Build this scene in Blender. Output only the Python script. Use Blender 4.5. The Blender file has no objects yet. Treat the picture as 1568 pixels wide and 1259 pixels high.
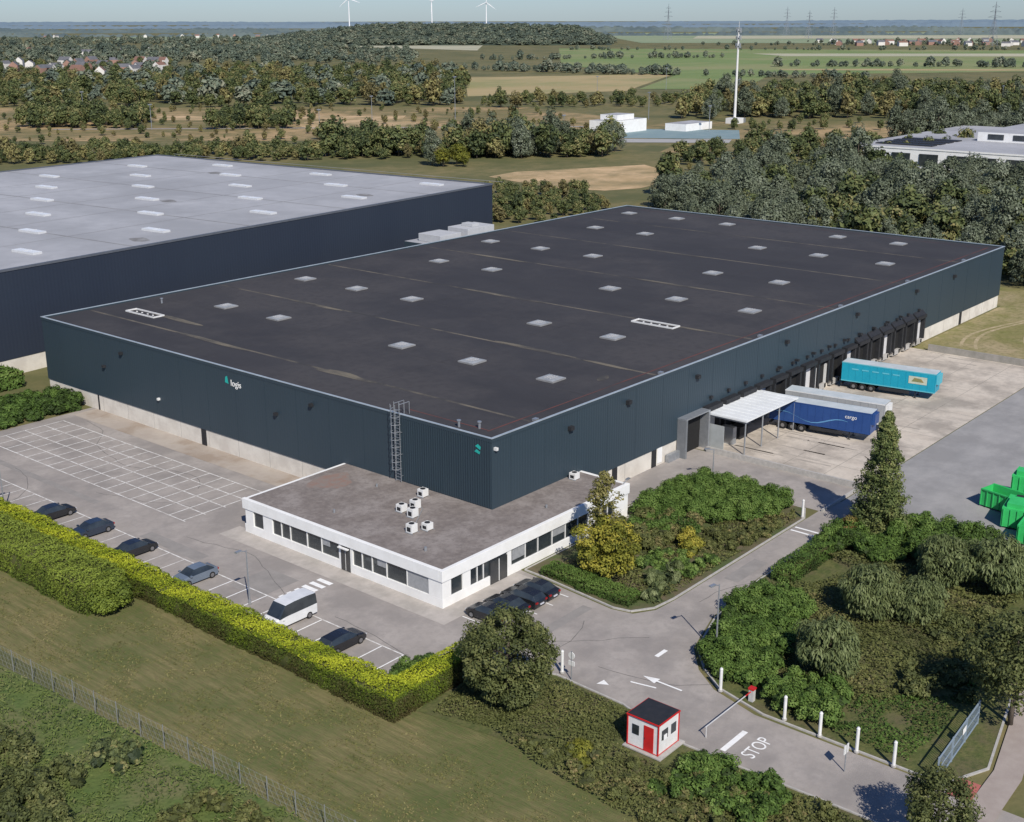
import bpy, math, random
import numpy as np
from mathutils import Vector, Matrix
random.seed(7); rng=np.random.default_rng(7)
S=bpy.context.scene; COL=S.collection
# ------------------------------------------------------------------ materials
def M(name,c1,c2=None,scale=1.0,rough=.9,c3=None,s3=.05,f3=.6,bump=0,bscale=8,metal=0,stretch=(1,1,1),spec=.3,lo=.35,hi=.65,lo3=.45,hi3=.6,obj=False,fine=None):
    m=bpy.data.materials.new(name); m.use_nodes=True; nt=m.node_tree; N=nt.nodes; L=nt.links
    b=N['Principled BSDF']; b.inputs['Roughness'].default_value=rough; b.inputs['Metallic'].default_value=metal
    b.inputs['Specular IOR Level'].default_value=spec
    b.inputs['Base Color'].default_value=(*c1,1)
    if obj:
        tc=N.new('ShaderNodeTexCoord'); src=tc.outputs['Object']
    else:
        g=N.new('ShaderNodeNewGeometry'); src=g.outputs['Position']
    mp=N.new('ShaderNodeMapping'); mp.inputs['Scale'].default_value=stretch; L.new(src,mp.inputs['Vector'])
    out=None
    def layer(prev,prevc,col,sc,lo,hi,f,vec):
        n=N.new('ShaderNodeTexNoise'); n.inputs['Scale'].default_value=sc; n.inputs['Detail'].default_value=7; n.inputs['Roughness'].default_value=.66
        L.new(vec,n.inputs['Vector'])
        r=N.new('ShaderNodeMapRange'); r.inputs['From Min'].default_value=lo; r.inputs['From Max'].default_value=hi; r.inputs['To Max'].default_value=f
        L.new(n.outputs['Fac'],r.inputs['Value'])
        x=N.new('ShaderNodeMix'); x.data_type='RGBA'; L.new(r.outputs['Result'],x.inputs[0])
        if prev is None: x.inputs[6].default_value=(*prevc,1)
        else: L.new(prev,x.inputs[6])
        x.inputs[7].default_value=(*col,1); return x.outputs[2]
    if c2: out=layer(out,c1,c2,scale,lo,hi,1,mp.outputs[0])
    if c3: out=layer(out,c1,c3,s3,lo3,hi3,f3,src)
    if fine: out=layer(out,c1,fine[0],fine[1],.48,.62,fine[2],src)
    if out: L.new(out,b.inputs['Base Color'])
    if bump:
        n=N.new('ShaderNodeTexNoise'); n.inputs['Scale'].default_value=bscale; n.inputs['Detail'].default_value=5; L.new(mp.outputs[0],n.inputs['Vector'])
        bp=N.new('ShaderNodeBump'); bp.inputs['Strength'].default_value=bump; bp.inputs['Distance'].default_value=.1
        L.new(n.outputs['Fac'],bp.inputs['Height']); L.new(bp.outputs[0],b.inputs['Normal'])
    return m
def LEAF(name,cols,trans=.25,hue=.0,gain=1.0):
    m=bpy.data.materials.new(name); m.use_nodes=True; nt=m.node_tree; N=nt.nodes; L=nt.links
    b=N['Principled BSDF']; b.inputs['Roughness'].default_value=.65; b.inputs['Specular IOR Level'].default_value=.2
    a=N.new('ShaderNodeAttribute'); a.attribute_name='tint'
    oi=N.new('ShaderNodeObjectInfo')
    ad=N.new('ShaderNodeMath'); ad.operation='MULTIPLY_ADD'; L.new(oi.outputs['Random'],ad.inputs[0]); ad.inputs[1].default_value=hue
    sb_=N.new('ShaderNodeMath'); sb_.operation='SUBTRACT'; L.new(a.outputs['Fac'],sb_.inputs[0]); sb_.inputs[1].default_value=hue*.5; L.new(sb_.outputs[0],ad.inputs[2])
    r=N.new('ShaderNodeValToRGB'); e=r.color_ramp.elements
    cols=[tuple(v*gain for v in c) for c in cols]
    e[0].position=0; e[0].color=(*cols[0],1); e[1].position=1; e[1].color=(*cols[-1],1)
    for i,c in enumerate(cols[1:-1]):
        x=e.new((i+1)/(len(cols)-1)); x.color=(*c,1)
    L.new(ad.outputs[0],r.inputs[0]); L.new(r.outputs[0],b.inputs['Base Color'])
    if trans>0:
        t=N.new('ShaderNodeBsdfTranslucent'); L.new(r.outputs[0],t.inputs[0])
        mx=N.new('ShaderNodeMixShader'); mx.inputs[0].default_value=trans
        L.new(b.outputs[0],mx.inputs[1]); L.new(t.outputs[0],mx.inputs[2]); L.new(mx.outputs[0],N['Material Output'].inputs[0])
    return m
# ------------------------------------------------------------------ mesh helpers
def empty(name,loc=(0,0,0),rz=0):
    o=bpy.data.objects.new(name,None); COL.objects.link(o); o.location=loc; o.rotation_euler=(0,0,rz); o.empty_display_size=.5; return o
class MB:
    def __init__(s): s.v=[];s.f=[];s.m=[]
    def quad(s,pts,mi=0):
        k=len(s.v); s.v+= [tuple(p) for p in pts]; s.f.append(tuple(range(k,k+len(pts)))); s.m.append(mi)
    def box(s,x0,x1,y0,y1,z0,z1,mi=0,tmi=None):
        k=len(s.v); s.v+=[(x0,y0,z0),(x1,y0,z0),(x1,y1,z0),(x0,y1,z0),(x0,y0,z1),(x1,y0,z1),(x1,y1,z1),(x0,y1,z1)]
        for i,q in enumerate([(0,3,2,1),(4,5,6,7),(0,1,5,4),(1,2,6,5),(2,3,7,6),(3,0,4,7)]):
            s.f.append(tuple(k+j for j in q)); s.m.append(tmi if (i==1 and tmi is not None) else mi)
    def cyl(s,p0,p1,r0,r1=None,n=8,mi=0,cap=True):
        if r1 is None: r1=r0
        p0=Vector(p0);p1=Vector(p1); d=(p1-p0).normalized(); a=d.orthogonal().normalized(); b=d.cross(a)
        k=len(s.v)
        for p,r in((p0,r0),(p1,r1)):
            for i in range(n):
                t=2*math.pi*i/n; s.v.append(tuple(p+a*(math.cos(t)*r)+b*(math.sin(t)*r)))
        for i in range(n):
            j=(i+1)%n; s.f.append((k+i,k+j,k+n+j,k+n+i)); s.m.append(mi)
        if cap:
            s.f.append(tuple(k+n+i for i in range(n))); s.m.append(mi)
            s.f.append(tuple(k+n-1-i for i in range(n))); s.m.append(mi)
    def done(s,name,mats,parent=None,loc=(0,0,0),rz=0,bevel=0,smooth=False):
        me=bpy.data.meshes.new(name); me.from_pydata(s.v,[],s.f)
        for m in mats: me.materials.append(m)
        me.polygons.foreach_set('material_index',s.m)
        if smooth: me.polygons.foreach_set('use_smooth',[True]*len(s.f))
        me.update()
        o=bpy.data.objects.new(name,me); COL.objects.link(o); o.location=loc; o.rotation_euler=(0,0,rz)
        if parent: o.parent=parent
        if bevel:
            bv=o.modifiers.new('b','BEVEL'); bv.width=bevel; bv.segments=2; bv.limit_method='ANGLE'
        return o
def sheet(name,pts,z,mat,parent=None):
    b=MB(); b.quad([(x,y,z) for x,y in pts]); return b.done(name,[mat],parent)
def quads_mesh(name,V,tint,mats,midx=None,extra=None):
    n=len(V); verts=V.reshape(-1,3); tn=np.repeat(tint,4)
    ev=np.array(extra.v) if extra and extra.v else np.zeros((0,3)); ef=extra.f if extra else []
    me=bpy.data.meshes.new(name); nv=len(verts)+len(ev)
    me.vertices.add(nv); me.vertices.foreach_set('co',np.concatenate([verts,ev]).astype(np.float32).ravel())
    tot=[4]*n+[len(f) for f in ef]; idx=np.arange(4*n)
    if ef: idx=np.concatenate([idx,np.concatenate([np.array(f)+4*n for f in ef])])
    me.loops.add(len(idx)); me.loops.foreach_set('vertex_index',idx.astype(np.int32))
    me.polygons.add(len(tot)); st=np.concatenate([[0],np.cumsum(tot)[:-1]])
    me.polygons.foreach_set('loop_start',st.astype(np.int32)); me.polygons.foreach_set('loop_total',np.array(tot,dtype=np.int32))
    me.update(calc_edges=True)
    a=me.attributes.new('tint','FLOAT','POINT'); a.data.foreach_set('value',np.concatenate([tn,np.zeros(len(ev))]).astype(np.float32))
    for m in mats: me.materials.append(m)
    mi=[0]*n+[1]*len(ef); me.polygons.foreach_set('material_index',mi)
    me.validate(); return me
def link(name,me,parent=None,loc=(0,0,0),rz=0,sc=(1,1,1)):
    o=bpy.data.objects.new(name,me); COL.objects.link(o); o.location=loc; o.rotation_euler=(0,0,rz); o.scale=sc
    if parent: o.parent=parent
    return o
def leafquads(P,Nn,size,asp=.6,hang=0):
    n=len(P); Nn=Nn+rng.normal(0,.33,(n,3)); Nn/=np.linalg.norm(Nn,axis=1)[:,None]+1e-9
    t=rng.normal(0,1,(n,3))
    if hang: t=t*(1-hang)+np.array([0,0,-2.5])*hang
    t-= (t*Nn).sum(1)[:,None]*Nn; t/=np.linalg.norm(t,axis=1)[:,None]+1e-9
    b=np.cross(Nn,t); s=(size*rng.uniform(.6,1.3,n))[:,None]
    k=rng.uniform(-.3,.3,n)[:,None]
    return np.stack([P-t*s,P+b*s*asp+t*s*k,P+t*s,P-b*s*asp-t*s*k],axis=1)
def clumps(C,rc,n,size,zs=.8,asp=.6,hang=0,tb=.5,tv=.3,lo=None):
    C=np.asarray(C,float); m=len(C); rc=np.broadcast_to(rc,(m,))
    d=rng.normal(0,1,(m,n,3)); d/=np.linalg.norm(d,axis=2)[...,None]
    r=(rc[:,None]*(.5+.5*rng.random((m,n))**.5))[...,None]
    P=C[:,None,:]+d*r*np.array([1,1,zs]); ct=rng.uniform(-tv,tv,m)[:,None]
    T=tb+ct+rng.uniform(-.18,.18,(m,n))
    P=P.reshape(-1,3); d=d.reshape(-1,3)+np.array([0,0,.45]); T=T.reshape(-1)
    if lo is not None:
        k=P[:,2]>lo; P=P[k]; d=d[k]; T=T[k]
    return leafquads(P,d,size,asp,hang),np.clip(T,0,1)
def shell(n,rad,c,inner=.5,bot=-.7,lump_=1):
    d=rng.normal(0,1,(n*3,3)); d/=np.linalg.norm(d,axis=1)[:,None]; d=d[d[:,2]>bot][:n]
    r=inner+(1-inner)*rng.random(len(d))**.5
    lump=1+lump_*(.14*np.sin(d[:,0]*5+c[0])*np.sin(d[:,1]*4+c[1]+1)+.1*np.sin(d[:,2]*7))
    return np.array(c)+d*np.array(rad)*(r*lump)[:,None]
def trunk_mb(h,r,top,limbs=7,spread=2.5):
    b=MB(); b.cyl((0,0,-.1),(0,0,h*.5),r,r*.7,8,1); b.cyl((0,0,h*.5),(.15,.1,top),r*.7,r*.2,7,1)
    for i in range(limbs):
        a=i*2.4+random.random(); z0=h*(.35+.5*i/limbs); z1=z0+random.uniform(.8,2)*spread*.4
        b.cyl((0,0,z0),(math.cos(a)*spread,math.sin(a)*spread,z1),r*.4,r*.1,5,1)
    return b
BARK=M('bark',(.07,.055,.04),(.12,.1,.08),6,stretch=(3,3,.6),bump=.4)
def tree_mesh(name,H,R,mat,ncl=60,nl=40,leaf=.25,rc=.9,base=.18,shape='round',hang=0,tb=.5,trunk=.22,asp=.6,tv=.3,inner=.4,lump=1):
    if shape=='round': C=shell(ncl,(R-rc*.7,R-rc*.7,H*(1-base)*.5-rc*.6),(0,0,H*(base+(1-base)*.5)),inner,-.9,lump)
    elif shape=='cone':
        z=rng.random(ncl)**1.25; a=rng.uniform(0,6.283,ncl); rr=R*(1-z)**.7*rng.uniform(.6,1,ncl)*(.88+.16*np.sin(z*34+a))
        C=np.stack([np.cos(a)*rr,np.sin(a)*rr,H*(base+(1-base)*z*.96)],1)
        rc=rc*(1-.55*z)
    elif shape=='tall':
        z=rng.random(ncl); a=rng.uniform(0,6.283,ncl); rr=R*np.sin(np.clip(z*.9+.12,0,1)*math.pi)**.6*rng.uniform(.3,1,ncl)
        C=np.stack([np.cos(a)*rr,np.sin(a)*rr,H*(base+(1-base)*z)],1)
    V,T=clumps(C,rc*rng.uniform(.75,1.2,len(C)),nl,leaf,tb=tb,hang=hang,asp=asp,lo=.1,tv=tv)
    return quads_mesh(name,V,T,[mat,BARK],extra=trunk_mb(H*.7,trunk,H*.85,8,R*.6))
def bushes(name,items,mat,nl=260,leaf=.13,tb=.5,hang=0,parent=None,asp=.6,tv=.25):
    Vs=[];Ts=[]
    for x,y,r,h in items:
        n=max(5,int(7*r*r**.4)); C=shell(n,(r*.75,r*.75,h*.5),(x,y,h*.42),.5,-.3); C[:,2]=np.maximum(C[:,2],.1)
        rc=min(r,h)*.42; V,T=clumps(C,rc,int(nl*rc*1.1)+25,leaf,tb=tb+random.uniform(-.18,.18),lo=.02,hang=hang,asp=asp,tv=tv)
        Vs.append(V);Ts.append(T)
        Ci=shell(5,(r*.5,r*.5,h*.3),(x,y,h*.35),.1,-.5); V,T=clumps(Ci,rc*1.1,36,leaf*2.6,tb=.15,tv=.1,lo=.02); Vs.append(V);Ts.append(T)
    me=quads_mesh(name,np.concatenate(Vs),np.concatenate(Ts),[mat,BARK]); return link(name,me,parent)
def inpoly(x,y,p):
    c=False; n=len(p)
    for i in range(n):
        x1,y1=p[i];x2,y2=p[i-1]
        if (y1>y)!=(y2>y) and x<(x2-x1)*(y-y1)/(y2-y1)+x1: c=not c
    return c
def scatter(poly,n,mind=0):
    xs=[p[0] for p in poly]; ys=[p[1] for p in poly]; o=[]; t=0
    while len(o)<n and t<n*30:
        t+=1; x=random.uniform(min(xs),max(xs)); y=random.uniform(min(ys),max(ys))
        if inpoly(x,y,poly) and (not mind or all((x-a)**2+(y-b)**2>mind*mind for a,b in o)): o.append((x,y))
    return o
def mass(name,poly,n,r,h,mat,mind=.8,**k):
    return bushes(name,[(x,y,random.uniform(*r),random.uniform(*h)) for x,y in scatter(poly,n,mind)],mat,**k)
# low leafy ground layer following a soft height field (ivy, cotoneaster, long grass)
def carpet(name,poly,dens,h,leaf,mat,tb=.5,asp=.6,freq=.8,up=.9,z0=.1,cut=0):
    xs=[p[0] for p in poly]; ys=[p[1] for p in poly]; A=(max(xs)-min(xs))*(max(ys)-min(ys)); n=int(A*dens)
    x=rng.uniform(min(xs),max(xs),n); y=rng.uniform(min(ys),max(ys),n)
    c=np.zeros(n,bool)
    for i in range(len(poly)):
        x1,y1=poly[i];x2,y2=poly[i-1]
        if y1==y2: continue
        c^=((y1>y)!=(y2>y))&(x<(x2-x1)*(y-y1)/(y2-y1)+x1)
    x=x[c];y=y[c]
    hf=.5+.28*np.sin(x*freq*1.3+1.7*np.sin(y*freq*.7))+.22*np.sin(y*freq*1.9+2*np.sin(x*freq*.9+1))+.15*np.sin(x*freq*3.7)*np.sin(y*freq*3.1)
    if cut:
        k=hf+rng.normal(0,.1,len(x))>cut; x=x[k];y=y[k];hf=hf[k]
    n=len(x)
    z=z0+h*np.clip(hf,.05,1.1)*rng.uniform(.7,1.05,n)
    T=np.clip(tb+.3*(hf-.5)+.22*np.sin(x*.33+2)*np.sin(y*.41)+rng.normal(0,.13,n),0,1)
    P=np.stack([x,y,z],1); Nn=np.tile([0,0,up],(n,1))+rng.normal(0,.35,(n,3))
    return link(name,quads_mesh(name,leafquads(P,Nn,leaf,asp),T,[mat,BARK]))
def W(F,R): return (DX+F*ca+R*sa, DY+F*sa-R*ca)
# valley survey frame: F metres along bearing, R metres to its right, from the datum
DX,DY=-90.82,-79.37; ca,sa=math.cos(math.radians(40.162)),math.sin(math.radians(40.162))
def WP(l): return [W(*p) for p in l]
# ------------------------------------------------------------------ camera, light, sky
fpx=1915.1; yaw,pitch,roll=[math.radians(a) for a in (40.162,17.380,-0.140)]
fw=Vector((math.cos(yaw)*math.cos(pitch),math.sin(yaw)*math.cos(pitch),-math.sin(pitch)))
r0=Vector((math.sin(yaw),-math.cos(yaw),0)); u0=r0.cross(fw)
rt=r0*math.cos(roll)+u0*math.sin(roll); up=-r0*math.sin(roll)+u0*math.cos(roll)
cd=bpy.data.cameras.new('camera'); cam=bpy.data.objects.new('camera',cd); COL.objects.link(cam)
cd.sensor_width=36; cd.lens=fpx*36/1568; cd.clip_start=1; cd.clip_end=100000
mw=Matrix((rt,up,-fw)).transposed().to_4x4(); mw.translation=(DX,DY,52.23); cam.matrix_world=mw; S.camera=cam
el=math.radians(41); sx,sy=-.56,-.828
sd=Vector((sx*math.cos(el),sy*math.cos(el),math.sin(el)))
sl=bpy.data.lights.new('sun','SUN'); sl.energy=5.0; sl.angle=math.radians(.5); sl.color=(1,.94,.85)
so=bpy.data.objects.new('sun',sl); COL.objects.link(so); so.rotation_euler=(-sd).to_track_quat('-Z','Y').to_euler(); so.location=(0,0,200)
w=bpy.data.worlds.new('World'); S.world=w; w.use_nodes=True; nt=w.node_tree
sk=nt.nodes.new('ShaderNodeTexSky'); sk.sky_type='NISHITA'; sk.sun_disc=False; sk.sun_elevation=el; sk.sun_rotation=math.atan2(sx,sy); sk.altitude=100; sk.air_density=1; sk.dust_density=.3; sk.ozone_density=4
mxs=nt.nodes.new('ShaderNodeMix'); mxs.data_type='RGBA'; mxs.blend_type='MULTIPLY'; mxs.inputs[0].default_value=1; mxs.inputs[7].default_value=(.66,.80,1.08,1)
nt.links.new(sk.outputs[0],mxs.inputs[6]); nt.links.new(mxs.outputs[2],nt.nodes['Background'].inputs[0]); nt.nodes['Background'].inputs[1].default_value=.09
S.view_settings.view_transform='Standard'; S.view_settings.look='None'; S.view_settings.exposure=0
# ------------------------------------------------------------------ surface materials
grass=M('ground_grass',(.12,.12,.045),(.20,.165,.075),.2,c3=(.085,.095,.035),s3=.02,f3=.8,bump=.4,bscale=2)
lawn=M('lawn_mown',(.105,.115,.036),(.225,.19,.085),1.1,stretch=(1.9,.16,1),c3=(.085,.11,.03),s3=.09,f3=.75,bump=.9,bscale=7,fine=((.15,.12,.055),2.6,.55))
lawn2=M('lawn_garden',(.07,.09,.025),(.13,.13,.045),.8,c3=(.12,.10,.055),s3=.25,f3=.7,bump=.6,bscale=4,fine=((.05,.07,.02),3,.6))
soil=M('bed_soil',(.15,.115,.075),(.09,.09,.04),.7,c3=(.07,.10,.03),s3=.3,f3=.9,bump=.6)
asph=M('asphalt',(.305,.275,.25),(.375,.34,.31),.22,c3=(.235,.215,.20),s3=.13,f3=.8,bump=.15,bscale=12,fine=((.27,.25,.23),1.3,.5))
asphR=M('asphalt_road',(.27,.265,.26),(.33,.32,.31),.4,c3=(.23,.225,.22),s3=.15,f3=.7,bump=.15,bscale=12,stretch=(.5,1,1))
conc=M('yard_concrete',(.49,.43,.36),(.58,.52,.44),.3,c3=(.31,.275,.235),s3=.14,f3=.9,bump=.12,stretch=(1,.3,1),fine=((.38,.34,.29),.9,.4))
pave=M('pale_paving',(.39,.355,.32),(.46,.42,.38),.9,c3=(.3,.28,.25),s3=.3)
paint=M('road_paint',(.8,.8,.78),(.6,.59,.57),1.6,lo=.5,hi=.8)
paintw=M('road_paint_worn',(.72,.71,.68),(.40,.37,.34),1.2,lo=.42,hi=.66)
kerbm=M('kerb_concrete',(.45,.43,.4),(.34,.33,.31),2)
clad=M('dark_cladding',(.030,.048,.063),(.034,.054,.070),.05,rough=.5,spec=.4,stretch=(1,1,.1))
def ribs(m,scale,strength):
    nt=m.node_tree;N=nt.nodes;L=nt.links; g=N.new('ShaderNodeNewGeometry'); sp=N.new('ShaderNodeSeparateXYZ'); L.new(g.outputs['Position'],sp.inputs[0])
    ad=N.new('ShaderNodeMath'); ad.operation='ADD'; L.new(sp.outputs[0],ad.inputs[0]); L.new(sp.outputs[1],ad.inputs[1])
    mu=N.new('ShaderNodeMath'); mu.operation='MULTIPLY'; mu.inputs[1].default_value=scale; L.new(ad.outputs[0],mu.inputs[0])
    si=N.new('ShaderNodeMath'); si.operation='SINE'; L.new(mu.outputs[0],si.inputs[0])
    bp=N.new('ShaderNodeBump'); bp.inputs['Strength'].default_value=strength; bp.inputs['Distance'].default_value=.05; L.new(si.outputs[0],bp.inputs['Height']); L.new(bp.outputs[0],N['Principled BSDF'].inputs['Normal'])
ribs(clad,14,.08)
clad2=M('ribbed_cladding',(.028,.045,.06),(.032,.052,.068),.05,rough=.5,spec=.4)
cladn=M('navy_cladding',(.024,.032,.05),(.028,.037,.055),.05,rough=.55,spec=.35,stretch=(1,1,.1)); ribs(cladn,9,.08)
plinth=M('concrete_plinth',(.60,.565,.50),(.67,.635,.57),.4,c3=(.47,.43,.38),s3=.35,f3=.5)
coping=M('metal_coping',(.42,.48,.52),(.33,.38,.42),.5,rough=.5,metal=.2)
roofm=M('roof_membrane',(.035,.034,.037),(.047,.0455,.048),.10,rough=.85,c3=(.066,.061,.060),s3=.045,f3=.7,bump=.1,bscale=3,stretch=(1,.4,1),fine=((.040,.038,.040),.9,.5))
roofseam=M('roof_seam',(.045,.044,.044),(.15,.13,.10),.13,lo=.40,hi=.6)
roofred=M('roof_red_flashing',(.14,.05,.042),(.055,.045,.045),.2,lo=.42,hi=.7)
puddle=M('roof_stain',(.16,.14,.105),(.055,.052,.05),.30,stretch=(1,.4,1),lo=.42,hi=.62)
grey2=M('grey_roof',(.33,.335,.35),(.40,.405,.42),.06,rough=.8,c3=(.27,.275,.285),s3=.03,f3=.7,stretch=(1,.3,1),fine=((.30,.305,.32),.3,.4))
seam2=M('grey_roof_seam',(.2,.2,.2),(.28,.28,.28),.2)
skyl=M('skylight_dome',(.22,.235,.245),(.33,.345,.355),.7,rough=.45,spec=.4)
skyl2=M('skylight_white',(.75,.77,.78),(.6,.62,.64),.5,rough=.4)
white=M('white_render',(.80,.80,.78),(.75,.75,.73),.6,rough=.8,c3=(.67,.66,.63),s3=.3,f3=.3)
glass=M('window_glass',(.018,.024,.03),(.04,.05,.055),.6,rough=.12,spec=.9)
blind=M('window_blind',(.26,.27,.28),(.33,.34,.35),3,rough=.4,spec=.7)
gravel=M('office_roof_gravel',(.235,.205,.185),(.165,.142,.13),1.3,c3=(.29,.26,.24),s3=.25,f3=.8,bump=.5,bscale=9,fine=((.15,.13,.12),2.2,.5))
moss=M('roof_rust_moss',(.24,.16,.13),(.22,.19,.17),1.2,lo=.4,hi=.6)
galv=M('galvanised',(.42,.44,.46),(.34,.36,.38),3,rough=.45,metal=.6)
wire=M('fence_wire',(.22,.23,.225),(.17,.18,.17),3,rough=.7)
dark=M('dark_metal',(.02,.022,.025),(.03,.03,.033),2,rough=.6)
black=M('rubber',(.012,.012,.012),(.02,.02,.02),5,rough=.8)
hvac=M('unit_white',(.72,.72,.70),(.62,.62,.6),2,rough=.6)
red=M('red_paint',(.55,.02,.02),(.45,.02,.02),2,rough=.5)
tanm=M('field_tan',(.40,.31,.16),(.33,.27,.13),.01,c3=(.24,.24,.1),s3=.01,f3=.8,stretch=(1,3,1))
sand=M('field_sand',(.58,.41,.24),(.36,.26,.13),.07,c3=(.20,.17,.08),s3=.04,f3=.8)
greenf=M('field_green',(.14,.20,.065),(.19,.24,.085),.01,c3=(.26,.25,.12),s3=.004,f3=.7,stretch=(1,4,1))
greenf2=M('field_green_hazed',(.20,.26,.15),(.27,.30,.18),.003)  # paler, bluer green: distance haze painted into the field colour
tanf=M('field_tan_hazed',(.44,.41,.29),(.35,.35,.24),.005)  # tan paled towards grey, aerial haze put into the base colour
olive=M('meadow_olive',(.24,.18,.085),(.14,.135,.05),.05,c3=(.42,.29,.15),s3=.014,f3=.9,fine=((.10,.10,.04),.12,.7))
L_hedge=LEAF('hedge_leaves',[(.06,.05,.018),(.07,.10,.015),(.16,.21,.015),(.40,.43,.03)],.2,gain=1.15)
L_hedge2=LEAF('dark_hedge_leaves',[(.04,.06,.012),(.08,.11,.018),(.15,.19,.028),(.2,.25,.04)],.2,gain=1.2)
L_shrub=LEAF('shrub_leaves',[(.028,.045,.013),(.06,.105,.022),(.10,.16,.034),(.15,.21,.055)],.25,gain=1.25)
L_gnd=LEAF('groundcover_leaves',[(.045,.05,.02),(.08,.09,.028),(.115,.122,.04),(.18,.145,.065)],.2,gain=1.3)
L_oak=LEAF('round_tree_leaves',[(.028,.036,.015),(.065,.078,.026),(.105,.118,.04),(.155,.155,.06)],.2,gain=1.25)
L_yel=LEAF('yellow_tree_leaves',[(.07,.075,.015),(.14,.15,.025),(.24,.23,.035),(.35,.30,.05)],.3,gain=1.2)
L_con=LEAF('conifer_needles',[(.025,.035,.014),(.06,.08,.026),(.10,.122,.04),(.17,.175,.065)],.15,gain=1.4)
L_wil=LEAF('willow_leaves',[(.04,.055,.025),(.09,.115,.045),(.15,.18,.07),(.22,.25,.12)],.3,gain=1.2)
L_pop=LEAF('poplar_leaves',[(.025,.034,.022),(.07,.085,.052),(.12,.14,.092),(.19,.21,.155)],.12,.22,gain=1.3)
L_mid=LEAF('woodland_leaves',[(.020,.029,.014),(.05,.064,.024),(.085,.098,.035),(.16,.14,.06)],0,.45,gain=1.45)
L_brown=LEAF('scrub_brown_leaves',[(.05,.045,.02),(.09,.08,.035),(.15,.13,.05),(.2,.2,.08)],0,.45,gain=1.4)
L_far=LEAF('hazed_woodland_leaves',[(.038,.053,.044),(.068,.086,.062),(.098,.115,.08),(.15,.15,.105)],0,.45,gain=1.5)  # bluish leaf tones carry painted aerial haze for the far trees
# ------------------------------------------------------------------ ground
b=MB(); g=30000; b.quad([(-g,-g,0),(g,-g,0),(g,g,0),(-g,g,0)]); b.done('ground',[grass])
sheet('lawn',[(-44.8,100),(-44.8,-70),(-19,-70),(-19,-16),(-28.9,-15),(-28.9,100)],.012,lawn)
sheet('verge_grass',[(106,-60),(165,-60),(165,90),(147,90),(147,-0.3),(106,-.3)],.012,M('verge',(.17,.175,.05),(.26,.22,.1),.2,c3=(.42,.33,.21),s3=.06,f3=.7,bump=.5,fine=((.12,.12,.04),1.2,.5)))
b=MB()
for o_ in(0,1.9,9,11):
    for i in range(14):
        x=112+i*2.6; yv=-22+o_+5*math.sin(i*.25+o_*.1)+i*.5; yn=-22+o_+5*math.sin((i+1)*.25+o_*.1)+(i+1)*.5
        b.quad([(x,yv,.02),(x+2.6,yn,.02),(x+2.6,yn+.6,.02),(x,yv+.6,.02)])
b.done('wheel_tracks_path',[M('sandy_track',(.45,.36,.24),(.25,.22,.10),.7)])
sheet('car_park',[(-28.6,75),(-28.6,-14.3),(-21,-14.5),(-18.7,-18),(-17.2,-22),(-17.5,-29),(-18.8,-33),(-19.3,-36),(-18.9,-61),(-12.3,-61),(-12.3,-38),(-11,-33.5),(-9,-30.8),(-6,-28.4),(0,-26.6),(10,-25.6),(34,-25.5),(34,-22),(1,-22),(-2,-21.8),(-4,-20.6),(-4.5,-18.5),(-3.4,-8.3),(-3.2,-6.3),(0.5,-6.3),(.5,75)],.02,asph)
patchm=M('asphalt_repair',(.235,.22,.205),(.29,.27,.25),.6)
for q in ([(-24,13),(-19,13),(-19,8.5),(-24,8.5)],[(-22.6,30),(-21,30),(-21,20),(-22.6,20)],[(8,-23),(14,-23),(14,-24.6),(8,-24.6)],[(-20.5,70),(-19.6,70),(-19.6,42),(-20.5,42)],[(-13,-16),(-5.5,-16),(-5.5,-17.1),(-13,-17.1)]): sheet('asphalt_repair_road',q,.0245,patchm)
b=MB()
def crack(x,y,a,n,st=1.4):
    for i in range(n):
        a+=random.uniform(-.35,.35); x2=x+math.cos(a)*st; y2=y+math.sin(a)*st; nx,ny=-math.sin(a)*.035,math.cos(a)*.035
        b.quad([(x-nx,y-ny,.0285),(x2-nx,y2-ny,.0285),(x2+nx,y2+ny,.0285),(x+nx,y+ny,.0285)]); x,y=x2,y2
for x,y,a,n in((-20,60,-1.5,18),(-19.5,26,-1.5,16),(-22,0,-1.2,8),(-15.5,-12,-1.4,11),(-8,-18,-2.8,9),(-14,-24,-1.6,14),(2,-24,0,16),(-18.3,45,-1.6,10),(-3.9,70,-1.55,26)): crack(x,y,a,n)
b.done('sealed_cracks_road',[M('bitumen_seal',(.10,.095,.09),(.2,.19,.18),1.5)])
sheet('yard_asphalt',[(34.003,-60),(160,-60),(160,-22.7),(40,-22.7),(34.003,-22.7)],.02,asphR)
sheet('yard_apron',[(15,.3),(15,-4.5),(30,-5.5),(30,-22.6),(39.2,-22.6),(39.2,.3)],.022,asph)
sheet('loading_yard',[(39.4,.3),(39.4,-22.6),(106,-22.6),(106,.3)],.03,conc)
b=MB()
for x in range(45,106,6): b.quad([(x,.2,.034),(x+.06,.2,.034),(x+.06,-22.6,.034),(x,-22.6,.034)])
for y in(-6,-11.5,-17): b.quad([(39.5,y,.038),(105.9,y,.038),(105.9,y+.06,.038),(39.5,y+.06,.038)])
for i in range(34):
    x=random.uniform(42,104); y=random.uniform(-12,-2); l=random.uniform(3,9); b.quad([(x,y,.042),(x+.35,y,.042),(x+.6,y-l,.042),(x+.25,y-l,.042)],1)
b.done('yard_joints_path',[M('joint_dark',(.16,.15,.13),(.3,.28,.25),.5),M('tyre_stain',(.30,.27,.235),(.45,.40,.34),.5)])
sheet('office_path',[(-16.8,24),(-16.8,-8.8),(-4,-8.8),(-4,-6),(-14,-6),(-14,24)],.032,pave)
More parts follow.
